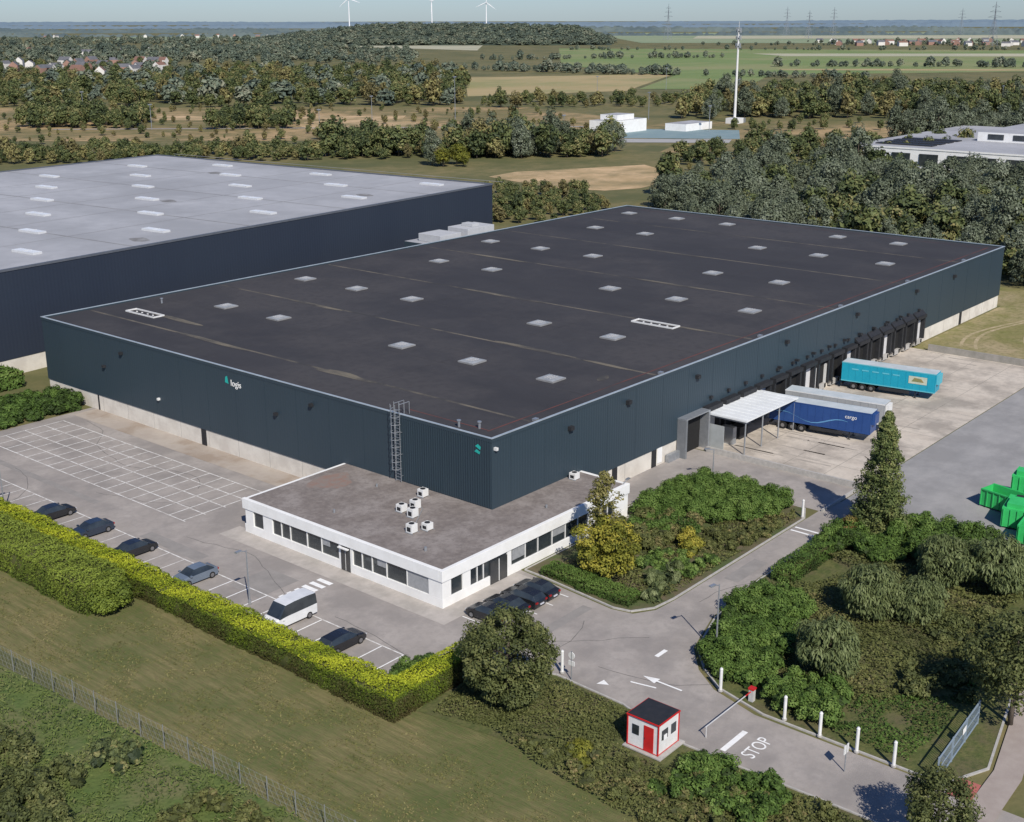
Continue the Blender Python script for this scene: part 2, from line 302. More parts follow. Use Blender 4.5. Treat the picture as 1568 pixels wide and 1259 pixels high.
sheet('plinth_path',[(-3.6,74),(-3.6,24.6),(.2,24.6),(.2,74)],.032,M('stained_path',(.36,.31,.265),(.43,.385,.33),.3,c3=(.27,.21,.16),s3=.15,f3=.8))
sheet('access_road',[(-60,-61.2),(60,-61.2),(60,-72),(-60,-72)],.02,asphR)
sheet('pavement_path',[(-19,-55.5),(-8,-55.2),(6,-52.5),(14,-53),(14,-54.6),(6,-54.4),(-8,-57.2),(-19,-57.6)],.13,M('pink_paving',(.31,.26,.23),(.36,.31,.275),.8))
sheet('pavement_path',[(-13,-53.6),(-10.5,-53.6),(-10.5,-55.2),(-13,-55.4)],.134,M('red_tactile',(.42,.13,.11),(.34,.12,.1),2))
def bed(name,pts,mat,z=.1,kerb=True):
    sheet(name,pts,z,mat)
    if kerb:
        b=MB(); n=len(pts)
        for i in range(n):
            a=Vector((*pts[i],0)); c=Vector((*pts[(i+1)%n],0)); d=(c-a); d.normalize(); nn=Vector((-d.y,d.x,0))*.09
            q=[a-nn,c-nn,c+nn,a+nn]; k=len(b.v)
            for z_ in(0,.13+.001*(i%3)): b.v+=[(p.x,p.y,z_) for p in q]
            for f in [(0,1,5,4),(1,2,6,5),(2,3,7,6),(3,0,4,7),(4,5,6,7)]: b.f.append(tuple(k+j for j in f)); b.m.append(0)
        b.done('kerb',[kerbm])
isl=[(-3.1,-8.9),(-4.2,-18.5),(-3.8,-20.2),(-1.8,-21.5),(1,-21.8),(27,-21.8),(29.6,-20.5),(29.8,-5.6),(15.2,-5),(15.2,-6.9),(-3,-6.9)]
bed('planting_bed',isl,soil)
gar=[(-11.9,-38.5),(-10.6,-33.7),(-8.6,-31.1),(-5.8,-28.7),(0,-26.9),(10,-25.9),(30,-25.8),(34,-30),(34,-52),(6,-52),(-8,-54.8),(-12,-53)]
bed('garden_bed',gar,lawn2)
ent=[(-28.9,-17.3),(-21.2,-15.2),(-19,-18.3),(-17.5,-22.2),(-17.8,-29.2),(-19.1,-33.2),(-19.6,-36.2),(-19.2,-60),(-27,-60),(-27,-30)]
bed('entrance_bed',ent,lawn2,z=.05,kerb=False)
b=MB(); kp=[(-19,-18.3),(-17.4,-22.2),(-17.7,-29.2),(-19.0,-33.2),(-19.5,-36.2),(-19.1,-60)]
for a,c in zip(kp[:-1],kp[1:]):
    a=Vector((*a,0));c=Vector((*c,0)); d=(c-a).normalized(); nn=Vector((-d.y,d.x,0))*.08; k=len(b.v)
    for z_ in(0,.14): b.v+=[(p.x,p.y,z_) for p in(a-nn,c-nn,c+nn,a+nn)]
    for f in [(0,1,5,4),(1,2,6,5),(2,3,7,6),(3,0,4,7),(4,5,6,7)]: b.f.append(tuple(k+j for j in f)); b.m.append(0)
b.done('kerb',[kerbm])
# ------------------------------------------------------------------ markings
b=MB()
def ln(x0,x1,y0,y1,mi=0,z=.036): b.quad([(x0,y0,z),(x1,y0,z),(x1,y1,z),(x0,y1,z)],mi)
y=30.0
while y<=72.5:
    ln(-17.0,-11.7,y,y+.15,1); ln(-11.5,-6,y,y+.15,1); y+=2.5
for x in(-17.1,-14.4,-11.65,-8.8,-6.0): ln(x,x+.14,29.6,72.6,1,.04)
y=-10
while y<74: ln(-28,-23.2,y,y+.13,0 if y<20 else 1); y+=2.6
ln(-23.2,-23.06,-10,74,1,.04)
for i in range(6): ln(-14.5+2.35*i,-14.38+2.35*i,-13.9,-8.9,0)
for i in range(6): ln(-22.6+i*.95,-22.05+i*.95,5.4,7.3,0)
ln(-18.3,-14.9,-38.9,-38.45,0)
x=-12.85
b.quad([(x-.09,-31.6,.036),(x+.09,-31.6,.036),(x+.09,-29.2,.036),(x-.09,-29.2,.036)]); b.quad([(x-.45,-29.2,.036),(x+.45,-29.2,.036),(x,-27.8,.036)])
b.quad([(-14.4,-27.6,.036),(-13.9,-29.8,.036),(-13.75,-29.7,.036),(-14.25,-27.5,.036)]);b.quad([(-16.4,-25.6,.036),(-15.9,-26.5,.036),(-15.5,-25.7,.036)])
ln(-9.4,-7.9,-27.0,-26.6,0); ln(23,23.3,-25.2,-22.2); ln(24,24.3,-25.2,-22.2); ln(31,33,-22.4,-22.1)
b.done('parking_markings',[paint,paintw])
def text(name,s,size,loc,rot,mat,parent=None,ext=.0):
    cu=bpy.data.curves.new(name,'FONT'); cu.body=s; cu.size=size; cu.extrude=ext; cu.materials.append(mat)
    o=bpy.data.objects.new(name,cu); COL.objects.link(o); o.location=loc; o.rotation_euler=rot
    if parent:o.parent=parent
    return o
t=text('stop_marking','STOP',1.3,(-17.9,-41.0,.036),(0,0,0),paint); t.scale=(1,1.25,1)
# ------------------------------------------------------------------ main warehouse
LX,LY,H=146.2,86.0,11.5
wh=empty('warehouse')
b=MB(); b.box(.12,LX-.12,.12,LY-.12,0,2.35); b.done('concrete_plinth',[plinth],wh)
b=MB()
for i in range(24): x=6+6*i; b.box(x,x+.05,.105,.119,0,2.29)
for i in range(14): y=6+6*i; b.box(.105,.119,y,y+.05,0,2.29)
b.done('plinth_joints',[M('joint_grey',(.3,.29,.27),(.35,.34,.32),1)],wh)
b=MB(); b.box(0,LX,0,LY,2.3,11.1); b.done('cladding_walls',[clad],wh)
b=MB()
for i in range(40):
    y=.15+i*.33; b.box(-.07,-.003,y,y+.12,3.9,11.1)
b.done('corner_ribs',[clad2],wh)
b=MB()
for i in range(12): y=19+5.7*i; b.box(-.012,-.003,y,y+.03,2.35,11.1)
for i in range(25): x=5.7*i+3; b.box(x,x+.03,-.012,-.003,2.35,11.1)
b.done('panel_joints',[M('joint_navy',(.024,.04,.053),(.026,.043,.056),1)],wh)
b=MB(); e=.28
b.box(-.05,LX+.05,-.05,e,11.1,H); b.box(-.05,LX+.05,LY-e,LY+.05,11.1,H); b.box(-.05,e,e,LY-e,11.1,H); b.box(LX-e,LX+.05,e,LY-e,11.1,H)
b.done('parapet',[clad],wh)
b=MB(); z0,z1=H+.002,H+.07; e=.2
b.box(-.1,LX+.1,-.1,e,z0,z1); b.box(-.1,LX+.1,LY-e,LY+.1,z0,z1); b.box(-.1,e,e,LY-e,z0,z1); b.box(LX-e,LX+.1,e,LY-e,z0,z1)
b.done('coping',[coping],wh)
sheet('roof',[(.28,.28),(LX-.28,.28),(LX-.28,LY-.28),(.28,LY-.28)],11.32,roofm,wh)
b=MB(); z=11.326
for x in(7.2,31,54,78,102,126): b.quad([(x,1,z),(x+.45,1,z),(x+.45,85,z),(x,85,z)],0)
for x in(19,43,66,90,114): b.quad([(x,.6,z),(x+.1,.6,z),(x+.1,85.4,z),(x,85.4,z)],2)
for y_ in (25,50): b.quad([(1,y_,z+.004),(145,y_,z+.004),(145,y_+.08,z+.004),(1,y_+.08,z+.004)],2)
b.quad([(2,2.2,z+.008),(144,2.2,z+.008),(144,2.42,z+.008),(2,2.42,z+.008)],1); b.quad([(2.2,2.44,z+.008),(2.4,2.44,z+.008),(2.4,14,z+.008),(2.2,14,z+.008)],1)
b.quad([(143,2.5,z+.008),(143.1,2.5,z+.008),(143.1,84,z+.008),(143,84,z+.008)],1)
b.quad([(7.3+.75*(1+.25*math.sin(3*a+1))*math.cos(a),30+4.6*(1+.25*math.sin(3*a+1))*math.sin(a),z+.012) for a in [6.283*i/18 for i in range(18)]],3)
for cx,cy,rx,ry in((31,62,.5,6),(31.5,20,.5,7),(54,45,.5,9),(54,12,.4,4),(78,30,.5,8),(12,70,.6,6),(7.3,56,.5,8),(26,5,1.2,.6),(78,66,.5,7),(102,44,.5,7),(31.2,8,.4,4)):
    b.quad([(cx+rx*(1+.3*math.sin(2*a_))*math.cos(a_),cy+ry*math.sin(a_),z+.016) for a_ in [6.283*i/14 for i in range(14)]],3)
b.done('roof_seams',[roofseam,roofred,M('roof_lap',(.032,.031,.034),(.065,.062,.06),.3),puddle],wh)
SK=[(21.7,[71.5,59.4,34.5,22.1,9.5]),(43,[78.2,65.9,53.6,28.5,15.8]),(68.7,[72.1,59.7,34.8,22.3,9.6]),(90,[78.6,66.2,54,28.9,16.4]),(116.3,[72.9,60.6,35.3,22.8,10.1]),(137.1,[79,66.6,54.2,29.3,16.8])]
b=MB()
for x,l in SK:
    for y in l:
        s=1.28; b.box(x-s,x+s,y-s,y+s,11.32,11.5,1)
        k=len(b.v); q=1.2; r=.8
        b.v+=[(x-q,y-q,11.505),(x+q,y-q,11.505),(x+q,y+q,11.505),(x-q,y+q,11.505),(x-r,y-r,11.6),(x+r,y-r,11.6),(x+r,y+r,11.6),(x-r,y+r,11.6)]
        for f in[(0,1,5,4),(1,2,6,5),(2,3,7,6),(3,0,4,7),(4,5,6,7)]: b.f.append(tuple(k+j for j in f)); b.m.append(0)
        for t_ in(-.4,0,.4):
            b.box(x+t_-.03,x+t_+.03,y-.8,y+.8,11.602,11.63,2); b.box(x-.8,x+.8,y+t_-.03,y+t_+.03,11.605,11.64,2)
b.done('skylights',[skyl,M('skylight_curb',(.22,.22,.22),(.28,.28,.28),1,rough=.6),M('skylight_bar',(.5,.5,.5),(.4,.4,.4),1)],wh)
b=MB()
for x,y in((11.2,76.9),(53.1,15.7)):
    hx,hy,t_=.95,3.5,.14
    for x0,x1,y0,y1 in((-hx,hx,-hy,-hy+t_),(-hx,hx,hy-t_,hy),(-hx,-hx+t_,-hy+t_,hy-t_),(hx-t_,hx,-hy+t_,hy-t_)): b.box(x+x0,x+x1,y+y0,y+y1,11.32,11.52)
    for t2 in(-2,-.7,.7,2): b.box(x-.1,x+.1,y+t2-.1,y+t2+.1,11.32,11.45)
b.done('roof_hatch_frames',[hvac],wh)
b=MB()
for x,y in((2.2,3.6),(1.2,5.6),(17,81)): b.cyl((x,y,11.3),(x,y,12.0),.14,n=8); b.cyl((x,y,12),(x,y,12.12),.24,n=8)
for x in range(8,140,24): b.box(x-.3,x+.3,.5,1.0,11.32,11.6)
b.done('roof_vents',[galv],wh)
b=MB()
for y,z in((66,9.3),(27.5,9.6),(70.5,6.7),(34,7.2)): b.box(-.45,0,y-.2,y+.2,z,z+.35,0)
for x,z in((13,9.2),(24,9.6),(39,9.4),(62,9.4),(84,9.4),(106,9.4),(122,9.4)): b.box(x-.3,x+.3,-.5,0,z,z+.45,0)
for i in range(9): b.box(60+5*i,60.4+5*i,-.6,0,6.2,6.5,0)
b.box(.3,.6,-.4,0,10.2,10.5,1); b.box(-.35,0,58,58.3,4.4,4.7,1)
b.done('wall_lamps',[dark,hvac],wh)
teal=M('teal_sign',(.02,.4,.35),(.02,.35,.3),2)
t=text('sign_lettering','logis',1.15,(-.03,42.6,9.25),(math.pi/2,0,-math.pi/2),white,wh,.02)
b=MB(); b.quad([(-.03,43.7,9.5),(-.03,43.0,9.4),(-.03,43.2,10.4),(-.03,43.6,10.2)]); b.quad([(-.09,2.2,10.3),(-.09,1.5,10.0),(-.09,1.4,10.35),(-.09,1.8,10.6)]);b.quad([(-.09,2.3,9.7),(-.09,1.6,9.5),(-.09,1.5,9.8),(-.09,2.0,10.0)]); b.done('sign_emblem',[teal],wh)
b=MB(); y0,y1=12.9,13.7
for y in(y0,y1): b.cyl((-.35,y,3.8),(-.35,y,12.9),.045,n=6)
z=4.0
while z<12.2: b.cyl((-.35,y0,z),(-.35,y1,z),.03,n=5); z+=.35
z=5.4
while z<12.9:
    P=[(-.35-.85*math.sin(a),13.3-.5*math.cos(a)*1.05,z) for a in [math.pi*i/6 for i in range(7)]]
    for p,q in zip(P[:-1],P[1:]): b.cyl(p,q,.035,n=5)
    z+=.85
for a in [math.pi*i/4 for i in range(1,4)]: b.cyl((-.35-.85*math.sin(a),13.3-.52*math.cos(a),5.4),(-.35-.85*math.sin(a),13.3-.52*math.cos(a),12.8),.03,n=5)
for y in(y0,y1): b.cyl((-.35,y,12.7),(1.2,y,12.7),.04,n=6); b.cyl((1.2,y,11.3),(1.2,y,12.7),.04,n=6); b.cyl((.4,y,11.3),(.4,y,12.7),.04,n=6)
for z in(4.5,7,9.5,11.5):
    for y in(y0,y1): b.cyl((-.35,y,z),(0,y,z),.03,n=5)
b.done('caged_ladder',[galv],wh)
b=MB()
b.box(.06,.13,48.6,49.6,.05,2.2,0); b.box(.06,.13,73.0,73.3,.05,2.2,0)
for x in(21.4,29.6): b.box(x,x+1.0,.05,.13,.05,2.2,0)
b.box(30.8,31.8,.03,.13,.3,2.3,3)
b.box(127,128,.05,.13,.05,2.2,0)
b.box(19,20.5,.06,.13,.7,1.9,1)
b.box(35.4,40.2,-.06,.0,2.3,4.7,1); b.box(35.4,40.2,-.04,.12,0,2.3,1); b.box(35.0,35.35,-1.3,-.01,0,5.0,2); b.box(40.25,40.6,-1.3,-.01,0,5.0,4); b.box(35.0,40.6,-1.3,-.01,5.0,5.15,4)
b.box(32.5,35,-.5,-.01,0,1.0,4)
b.done('plinth_doors',[dark,black,M('porch_panel',(.14,.15,.16),(.18,.19,.2),1),white,galv],wh)
b=MB()
X=42.5; xs=[]
while X<108: xs.append(X); X+=4.35
for i,X in enumerate(xs):
    b.box(X-1.75,X-1.3,-.75,-.005,1.1,4.7,0); b.box(X+1.3,X+1.75,-.75,-.005,1.1,4.7,0); b.box(X-1.75,X+1.75,-.95,-.005,4.7,5.25,0)
    b.box(X-1.3,X+1.3,-.08,-.005,1.1,4.7,1 if i%3 else 2)
    b.box(X-1.3,X+1.3,-.5,-.008,.3,1.08,3); b.box(X-1.2,X-.9,-.62,-.5,.5,1.05,1); b.box(X+.9,X+1.2,-.62,-.5,.5,1.05,1)
    if X>84:
        k=len(b.v); b.v+=[(X-1.9,-.96,5.0),(X+1.9,-.96,5.0),(X+1.9,0,5.9),(X-1.9,0,5.9),(X-1.9,0,5.3),(X+1.9,0,5.3)]
        for f in[(0,1,2,3),(0,3,4),(1,5,2)]: b.f.append(tuple(k+j for j in f)); b.m.append(0)
    b.box(X-.25,X+.25,-.35,-.005,5.95,6.3,0)
b.done('dock_shelters',[dark,black,M('dock_door_white',(.6,.6,.6),(.5,.5,.5),1),kerbm],wh)
b=MB(); b.box(56.8,58.6,-1.2,-.01,0,3.0); b.box(70,71,-.5,-.01,1,4); b.box(74.2,75.2,-.5,-.01,1,4); b.done('dock_stairs_housing',[hvac],wh)
b=MB()
b.box(40.8,54.2,-6.4,-.02,4.4,4.6,0)
for i in range(11): b.box(41.4+1.2*i,41.5+1.2*i,-6.38,-.04,4.602,4.65,0)
for x in(41.1,45.4,49.7,53.9):
    b.cyl((x,-6.1,0),(x,-6.1,4.4),.1,n=8,mi=1); b.box(x-.07,x+.07,-6.2,-.1,4.15,4.398,1)
b.box(40.85,40.95,-3.2,-.1,.03,3.2,2); b.box(43.5,44.4,-3,-1.3,.03,2.3,1); b.box(46,48,-2.6,-1,.03,1.6,3)
b.done('dock_canopy',[M('canopy_sheet',(.74,.76,.76),(.66,.68,.68),.4,rough=.5),galv,M('canopy_side',(.3,.32,.32),(.35,.37,.37),1),dark],wh)
sb=empty('service_block')
b=MB(); b.box(84,104,86.6,96,0,10.4,0,1); b.box(86,92,88,94,10.42,11.9,2); b.box(94,102,88,93.5,10.42,12.3,2); b.box(96.5,98.5,89,92,12.31,12.9,2); b.done('block_body',[clad,grey2,M('unit_grey',(.4,.41,.42),(.45,.46,.47),1)],sb,bevel=.05)
# ------------------------------------------------------------------ second warehouse
ang=math.radians(5.0); w2=empty('grey_warehouse',(126.9,110.3,0),ang); H2=16.2
b=MB(); b.box(-170,0,0,115.5,0,2.6,1); b.box(-170.1,.1,-.1,115.6,2.6,H2-.1,0)
b.done('walls',[cladn,plinth],w2)
b=MB(); b.box(-170.2,.2,-.2,.3,H2-.1,H2+.25); b.box(-170.2,.2,115.3,115.8,H2-.1,H2+.25); b.box(-.3,.2,.3,115.3,H2-.1,H2+.25); b.done('parapet',[M('parapet_metal',(.09,.10,.12),(.11,.12,.14),1,rough=.5)],w2)
sheet('roof',[(-170,.3),(-.3,.3),(-.3,115.3),(-170,115.3)],H2,grey2,w2)
b=MB()
for i in range(7): a=-8-26.3*i+13; b.quad([(a,.5,H2+.01),(a+.5,.5,H2+.01),(a+.5,115,H2+.01),(a,115,H2+.01)])
for y in(19,37,54,72,89): b.quad([(-169,y,H2+.006),(-.5,y,H2+.006),(-.5,y+.3,H2+.006),(-169,y+.3,H2+.006)])
b.done('roof_seams',[seam2],w2)
b=MB(); row=0; yy=11
while yy<112:
    a=-8.2 if row%2==0 else -21.5
    while a>-165:
        b.box(a-.85,a+.85,yy-2.9,yy+2.9,H2,H2+.35,1,0); b.box(a-.9,a+.9,yy-.05,yy+.05,H2+.352,H2+.4,1); a-=26.35
    yy+=17.3; row+=1
b.done('skylights',[skyl2,M('skylight_kerb',(.55,.56,.57),(.5,.51,.52),1)],w2)
b=MB()
for x,y in((-95,6),(-60,40),(-30,12),(-20,70),(-100,60)): b.quad([(x+1.6*math.cos(a)*(1+.3*math.sin(2*a)),y+2.4*math.sin(a),H2+.014) for a in [6.283*i/12 for i in range(12)]])
b.done('roof_drain_stains',[M('stain_dark',(.15,.145,.14),(.28,.28,.28),.5)],w2)
# ------------------------------------------------------------------ office annex
of=empty('office_annex')
b=MB()
b.box(-14.5,-.0,-6.5,22.4,2.75,3.35,0); b.box(.003,15.2,-6.5,-.003,2.75,3.35,0)
zt=3.85
b.box(-14.62,15.32,-6.62,-6.2,2.72,zt,0); b.box(-14.62,-14.2,-6.197,22.5,2.72,zt,0); b.box(-14.197,-.003,22.1,22.5,2.72,3.76,0); b.box(14.9,15.32,-6.197,-.003,2.72,3.80,0)
b.box(-14.5,-14.3,-6.3,22.4,0,.95,0); b.box(-14.5,15.2,-6.5,-6.3,0,.95,0); b.box(-14.3,-.003,22.2,22.4,0,2.72,0); b.box(15.0,15.2,-6.3,-.003,0,2.72,0)
for y0,y1 in((-6.3,-4.7),(5.6,5.95),(7.25,7.6),(17.8,19.3),(20.9,22.2)): b.box(-14.5,-14.3,y0,y1,.95,2.72,0)
for x0,x1 in((-14.5,-13.3),(-11.7,-10.6),(-5.2,-4.6),(8.0,9.2),(12.6,15.2)): b.box(x0,x1,-6.5,-6.3,.95,2.72,0)
b.done('walls_and_fascia',[white],of,bevel=.02)
b=MB()
b.quad([(-14.33,-6.3,.95),(-14.33,22.2,.95),(-14.33,22.2,2.72),(-14.33,-6.3,2.72)],0)
b.quad([(-14.3,-6.36,.95),(15,-6.36,.95),(15,-6.36,2.72),(-14.3,-6.36,2.72)],0)
b.box(-14.4,-14.36,-4.7,-1.9,1.0,2.6,1); b.box(-14.4,-14.36,9,10.2,1.9,2.6,1); b.box(-4.4,-2.5,-6.42,-6.38,1.4,2.6,1); b.box(2,4,-6.42,-6.38,1.8,2.6,1); b.box(-14.4,-14.36,1.0,2.2,1.9,2.65,1)
for y in(-1.85,.9,2.9,4.3,10.2,12.4,15,16.4): b.box(-14.46,-14.35,y-.05,y+.05,.95,2.72,2)
for x in(-9.6,-8.7,-2.4,-.4,1.9,4.1,6.2,10.3,11.5): b.box(x-.05,x+.05,-6.46,-6.37,.95,2.72,2)
b.box(-14.55,-14.25,5.95,7.25,.02,2.3,3); b.box(-14.58,-14.56,6.55,6.6,.1,2.3,2); b.box(-7.8,-5.3,-6.55,-6.25,.02,2.4,3); b.box(-6.6,-6.5,-6.58,-6.56,.1,2.4,2)
b.box(-14.95,-14.65,5.9,7.3,2.5,2.6,2)
b.done('windows_and_doors',[glass,blind,hvac,M('door_glass',(.03,.035,.04),(.05,.05,.05),1,rough=.2,spec=.8)],of)
sheet('roof_gravel',[(-14.2,-6.2),(14.9,-6.2),(14.9,-.01),(-.01,-.01),(-.01,22.1),(-14.2,22.1)],3.77,gravel,of)
pts=[(-5+2.6*math.cos(a)*(1+.3*math.sin(3*a)),19+2.2*math.sin(a),3.776) for a in [6.283*i/16 for i in range(16)]]
b=MB(); b.quad(pts); b.done('roof_moss',[moss],of)
b=MB(); rz=3.77
for x,y in((-1.8,8.2),(-4.8,6.4),(-6.3,6.9),(-6.6,5.0),(-9.6,2.2),(-8.1,1.5),(12.7,-1.0)):
    s=.42; hh=random.uniform(.7,1.0); b.box(x-s,x+s,y-s,y+s,rz+.08,rz+hh,0); b.cyl((x,y,rz+hh+.005),(x,y,rz+hh+.04),s*.7,n=12,mi=1); b.box(x-s-.02,x-s-.003,y-s*.6,y+s*.6,rz+.2,rz+hh*.7,1)
    b.box(x-.5,x-.4,y-.5,y+.5,rz,rz+.078,2); b.box(x+.4,x+.5,y-.5,y+.5,rz,rz+.078,2)
b.cyl((-4.5,5.6,rz+.1),(-9,2.6,rz+.1),.05,n=6,mi=2)
b.cyl((-12,-2,rz),(-12,-2,rz+.4),.15,n=8,mi=2); b.cyl((-11,12,rz),(-11,12,rz+.35),.12,n=8,mi=2); b.cyl((-3,14,rz),(-3,14,rz+.35),.12,n=8,mi=2); b.cyl((4,-4,rz),(4,-4,rz+.35),.12,n=8,mi=2)
b.done('rooftop_units',[hvac,dark,galv],of,bevel=.02)
# ------------------------------------------------------------------ cars
def car_mat(n,c): return M(n,c,tuple(v*1.15 for v in c),1,rough=.25,spec=.8)
cblack=car_mat('car_paint_black',(.012,.013,.016)); cblue=car_mat('car_paint_navy',(.02,.03,.05)); cgrey=car_mat('car_paint_grey',(.12,.15,.19)); cwhite=car_mat('car_paint_white',(.62,.63,.63))
hub=M('wheel_alloy',(.3,.3,.31),(.25,.25,.26),3,rough=.4,metal=.7); tail=M('tail_light',(.3,.01,.01),(.25,.01,.01),3,rough=.3); head=M('head_light',(.6,.62,.65),(.5,.5,.55),3,rough=.2)
def car(x,y,rz,paint,estate=False,st=None,name='parked_car',wx=(-1.38,1.36),wy=.93):
    p=empty(name,(x,y,.036),rz)
    st=st or [(-2.22,.42,.70,.74,.72,.6),(-2.1,.24,.90,.94,.86,.74),(-1.72,.2,.95,1.02 if not estate else 1.35,.9,.68),(-1.05,.2,.96,1.42,.91,.62),(-.2,.2,.95,1.46,.91,.62),(.45,.2,.94,1.41,.91,.61),(1.2,.2,.9,.96,.9,.72),(1.85,.22,.78,.84,.88,.7),(2.15,.3,.6,.68,.8,.62),(2.24,.4,.5,.52,.7,.55)]
    b=MB()
    for X,zb,zl,zt,wb,wt in st: b.v+=[(X,-wb,zb),(X,-wb,zl),(X,-wt,zt),(X,wt,zt),(X,wb,zl),(X,wb,zb)]
    for i in range(len(st)-1):
        hi=st[i][3]>1.2; hj=st[i+1][3]>1.2
        for j in range(6):
            a=i*6+j; c=i*6+(j+1)%6; mi=0
            if j in(1,3) and (hi or hj): mi=1
            if j==2 and hi!=hj: mi=1
            b.f.append((a,c,c+6,a+6)); b.m.append(mi)
    b.f.append((5,4,3,2,1,0)); b.m.append(0); n=len(st)*6; b.f.append(tuple(range(n-6,n))); b.m.append(0)
    b.done('body',[paint,glass],p,bevel=.04)
    b=MB()
    for X in wx:
        for sgn in(-1,1):
            b.cyl((X,sgn*(wy-.21),.33),(X,sgn*wy,.33),.33,n=18,mi=0); b.cyl((X,sgn*(wy+.002),.33),(X,sgn*(wy+.015),.33),.21,n=10,mi=1)
    b.done('wheels',[black,hub],p)
    b=MB(); e0=st[0][0];e1=st[-1][0]
    for sgn in(-1,1):
        b.box(e0-.02,e0+.1,sgn*.7-.14,sgn*.7+.14,.68,.84,0); b.box(e1-.18,e1-.04,sgn*.62-.16,sgn*.62+.16,.52,.64,1); b.box(e1-1.29,e1-1.09,sgn*.98-.09,sgn*.98+.09,.92,1.06,2)
    b.box(e1-.04,e1+.02,-.45,.45,.3,.42,3); b.box(e0-.08,e0,-.26,.26,.48,.6,1)
    b.done('lights_and_mirrors',[tail,head,paint,dark],p)
for y,m,f in((41.8,cblack,0),(34.4,cblue,math.pi),(26.4,cblack,0),(16.4,cgrey,math.pi),(-4.7,cblack,0)): car(-25.4,y,f+random.uniform(-.04,.04),m,y==-4.7)
for i,(x,m) in enumerate(((-13.2,cblack),(-10.9,cblack),(-8.6,cblack),(-6.5,cblack))): car(x,-11.2-random.uniform(-.2,.3),math.pi/2+random.uniform(-.03,.03),m,i%2==0)
van=[(-2.6,.4,1.15,1.3,.93,.9),(-2.55,.3,1.2,2.2,.98,.85),(-1.4,.28,1.2,2.28,1.0,.86),(0,.28,1.2,2.28,1.0,.86),(1.0,.28,1.2,2.2,1.0,.84),(1.85,.28,1.12,1.18,.98,.8),(2.4,.3,.85,.95,.92,.75),(2.6,.4,.6,.66,.85,.7)]
car(-25.3,2.5,math.pi,cwhite,st=van,name='parked_van',wx=(-1.6,1.65),wy=1.01)
# ------------------------------------------------------------------ trailers
def trailer(x,y,rz,side,roofc,accent,label=None,lc=None):
    p=empty('semi_trailer',(x,y,.036),rz)
    b=MB(); b.box(0,13.6,-1.27,1.27,1.2,3.95,0); b.box(.02,13.58,-1.25,1.25,3.952,4.0,1)
    b.box(-.02,13.62,-1.3,-1.272,1.15,1.3,2); b.box(-.02,13.62,1.272,1.3,1.15,1.3,2); b.box(-.02,13.62,-1.3,-1.272,3.85,4.0,2); b.box(-.02,13.62,1.272,1.3,3.85,4.0,2)
    for i in range(14):
        for s_ in(-1,1): b.box(.02+i*1.04,.07+i*1.04,s_*1.285-.012,s_*1.285+.012,1.3,3.85,0)
    b.box(13.62,14.0,-.9,.9,2.4,3.8,2)
    b.done('box_body',[side,roofc,accent],p)
    b=MB(); b.box(.4,13.2,-.5,-.35,.85,1.19,0); b.box(.4,13.2,.35,.5,.85,1.19,0); b.box(-.05,.1,-1.2,1.2,.45,.75,0)
    for s_ in(-1,1): b.box(5.6,10,s_*1.2-.03,s_*1.2+.03,.55,1.0,0); b.cyl((10.8,s_*.9,0),(10.8,s_*.9,1.15),.07,n=6); b.box(10.6,11,s_*.9-.15,s_*.9+.15,0,.05,0)
    b.box(7,8.8,-1.1,1.1,.5,.95,0)
    b.done('chassis',[dark],p)
    b=MB()
    for X in(1.9,3.2,4.5):
        for s_ in(-1,1): b.cyl((X,s_*.85,.52),(X,s_*1.24,.52),.52,n=18,mi=0); b.cyl((X,s_*1.242,.52),(X,s_*1.26,.52),.26,n=10,mi=1)
    b.done('wheels',[black,hub],p)
    if label:
        for s_ in(-1,1): text('lettering',label[0],label[1],(label[2] if s_<0 else label[2]+2.2,s_*1.302,label[3]),(math.pi/2,0,0 if s_<0 else math.pi),lc,p,.004)
    return p
navy=M('trailer_navy',(.018,.055,.19),(.025,.07,.22),.6,rough=.4,obj=True); tealp=M('trailer_cyan',(.01,.28,.40),(.015,.32,.44),.6,rough=.4)
roofw=M('trailer_roof',(.5,.54,.56),(.4,.45,.47),.5); lb=M('lettering_pale',(.12,.3,.5),(.1,.25,.45),1)
d=math.radians(-82)
p=trailer(54.6,-2.6,d,navy,roofw,navy,('cargo',.7,10.2,2.9),white)
b=MB()
for s_ in(-1,1):
    for i in range(12): X=1+i*.8; b.quad([(X,s_*1.305,2.0+.5*math.sin(X*.8)),(X+.8,s_*1.305,2.0+.5*math.sin((X+.8)*.8)),(X+.8,s_*1.305,2.1+.5*math.sin((X+.8)*.8+.15)),(X,s_*1.305,2.1+.5*math.sin(X*.8+.15))])
b.done('swoosh',[lb],p)
trailer(59.5,-2.2,d,M('trailer_grey',(.3,.31,.31),(.35,.36,.36),.6),roofw,hvac)
p=trailer(77.9,-1.6,d,tealp,roofw,M('trailer_cyan_light',(.1,.42,.5),(.1,.4,.48),1))
b=MB()
for s_ in(-1,1):
    y_=s_*1.306; b.quad([(9.8,y_,2.2),(12.4,y_,2.2),(12.4,y_,3.3),(9.8,y_,3.3)],0)
    for i in range(5): b.quad([(1.5+i*1.5,y_,3.0),(2.5+i*1.5,y_,3.0),(2.5+i*1.5,y_,3.2),(1.5+i*1.5,y_,3.2)],1)
    b.quad([(10.2,y_*1.002,2.5),(12,y_*1.002,2.5),(11.6,y_*1.002,3.0),(10.6,y_*1.002,3.1)],2)
b.done('side_graphics',[M('graphic_cream',(.5,.55,.45),(.4,.45,.35),2),M('graphic_cyan',(.1,.45,.55),(.1,.4,.5),1),M('graphic_ochre',(.3,.22,.08),(.15,.2,.1),2)],p)
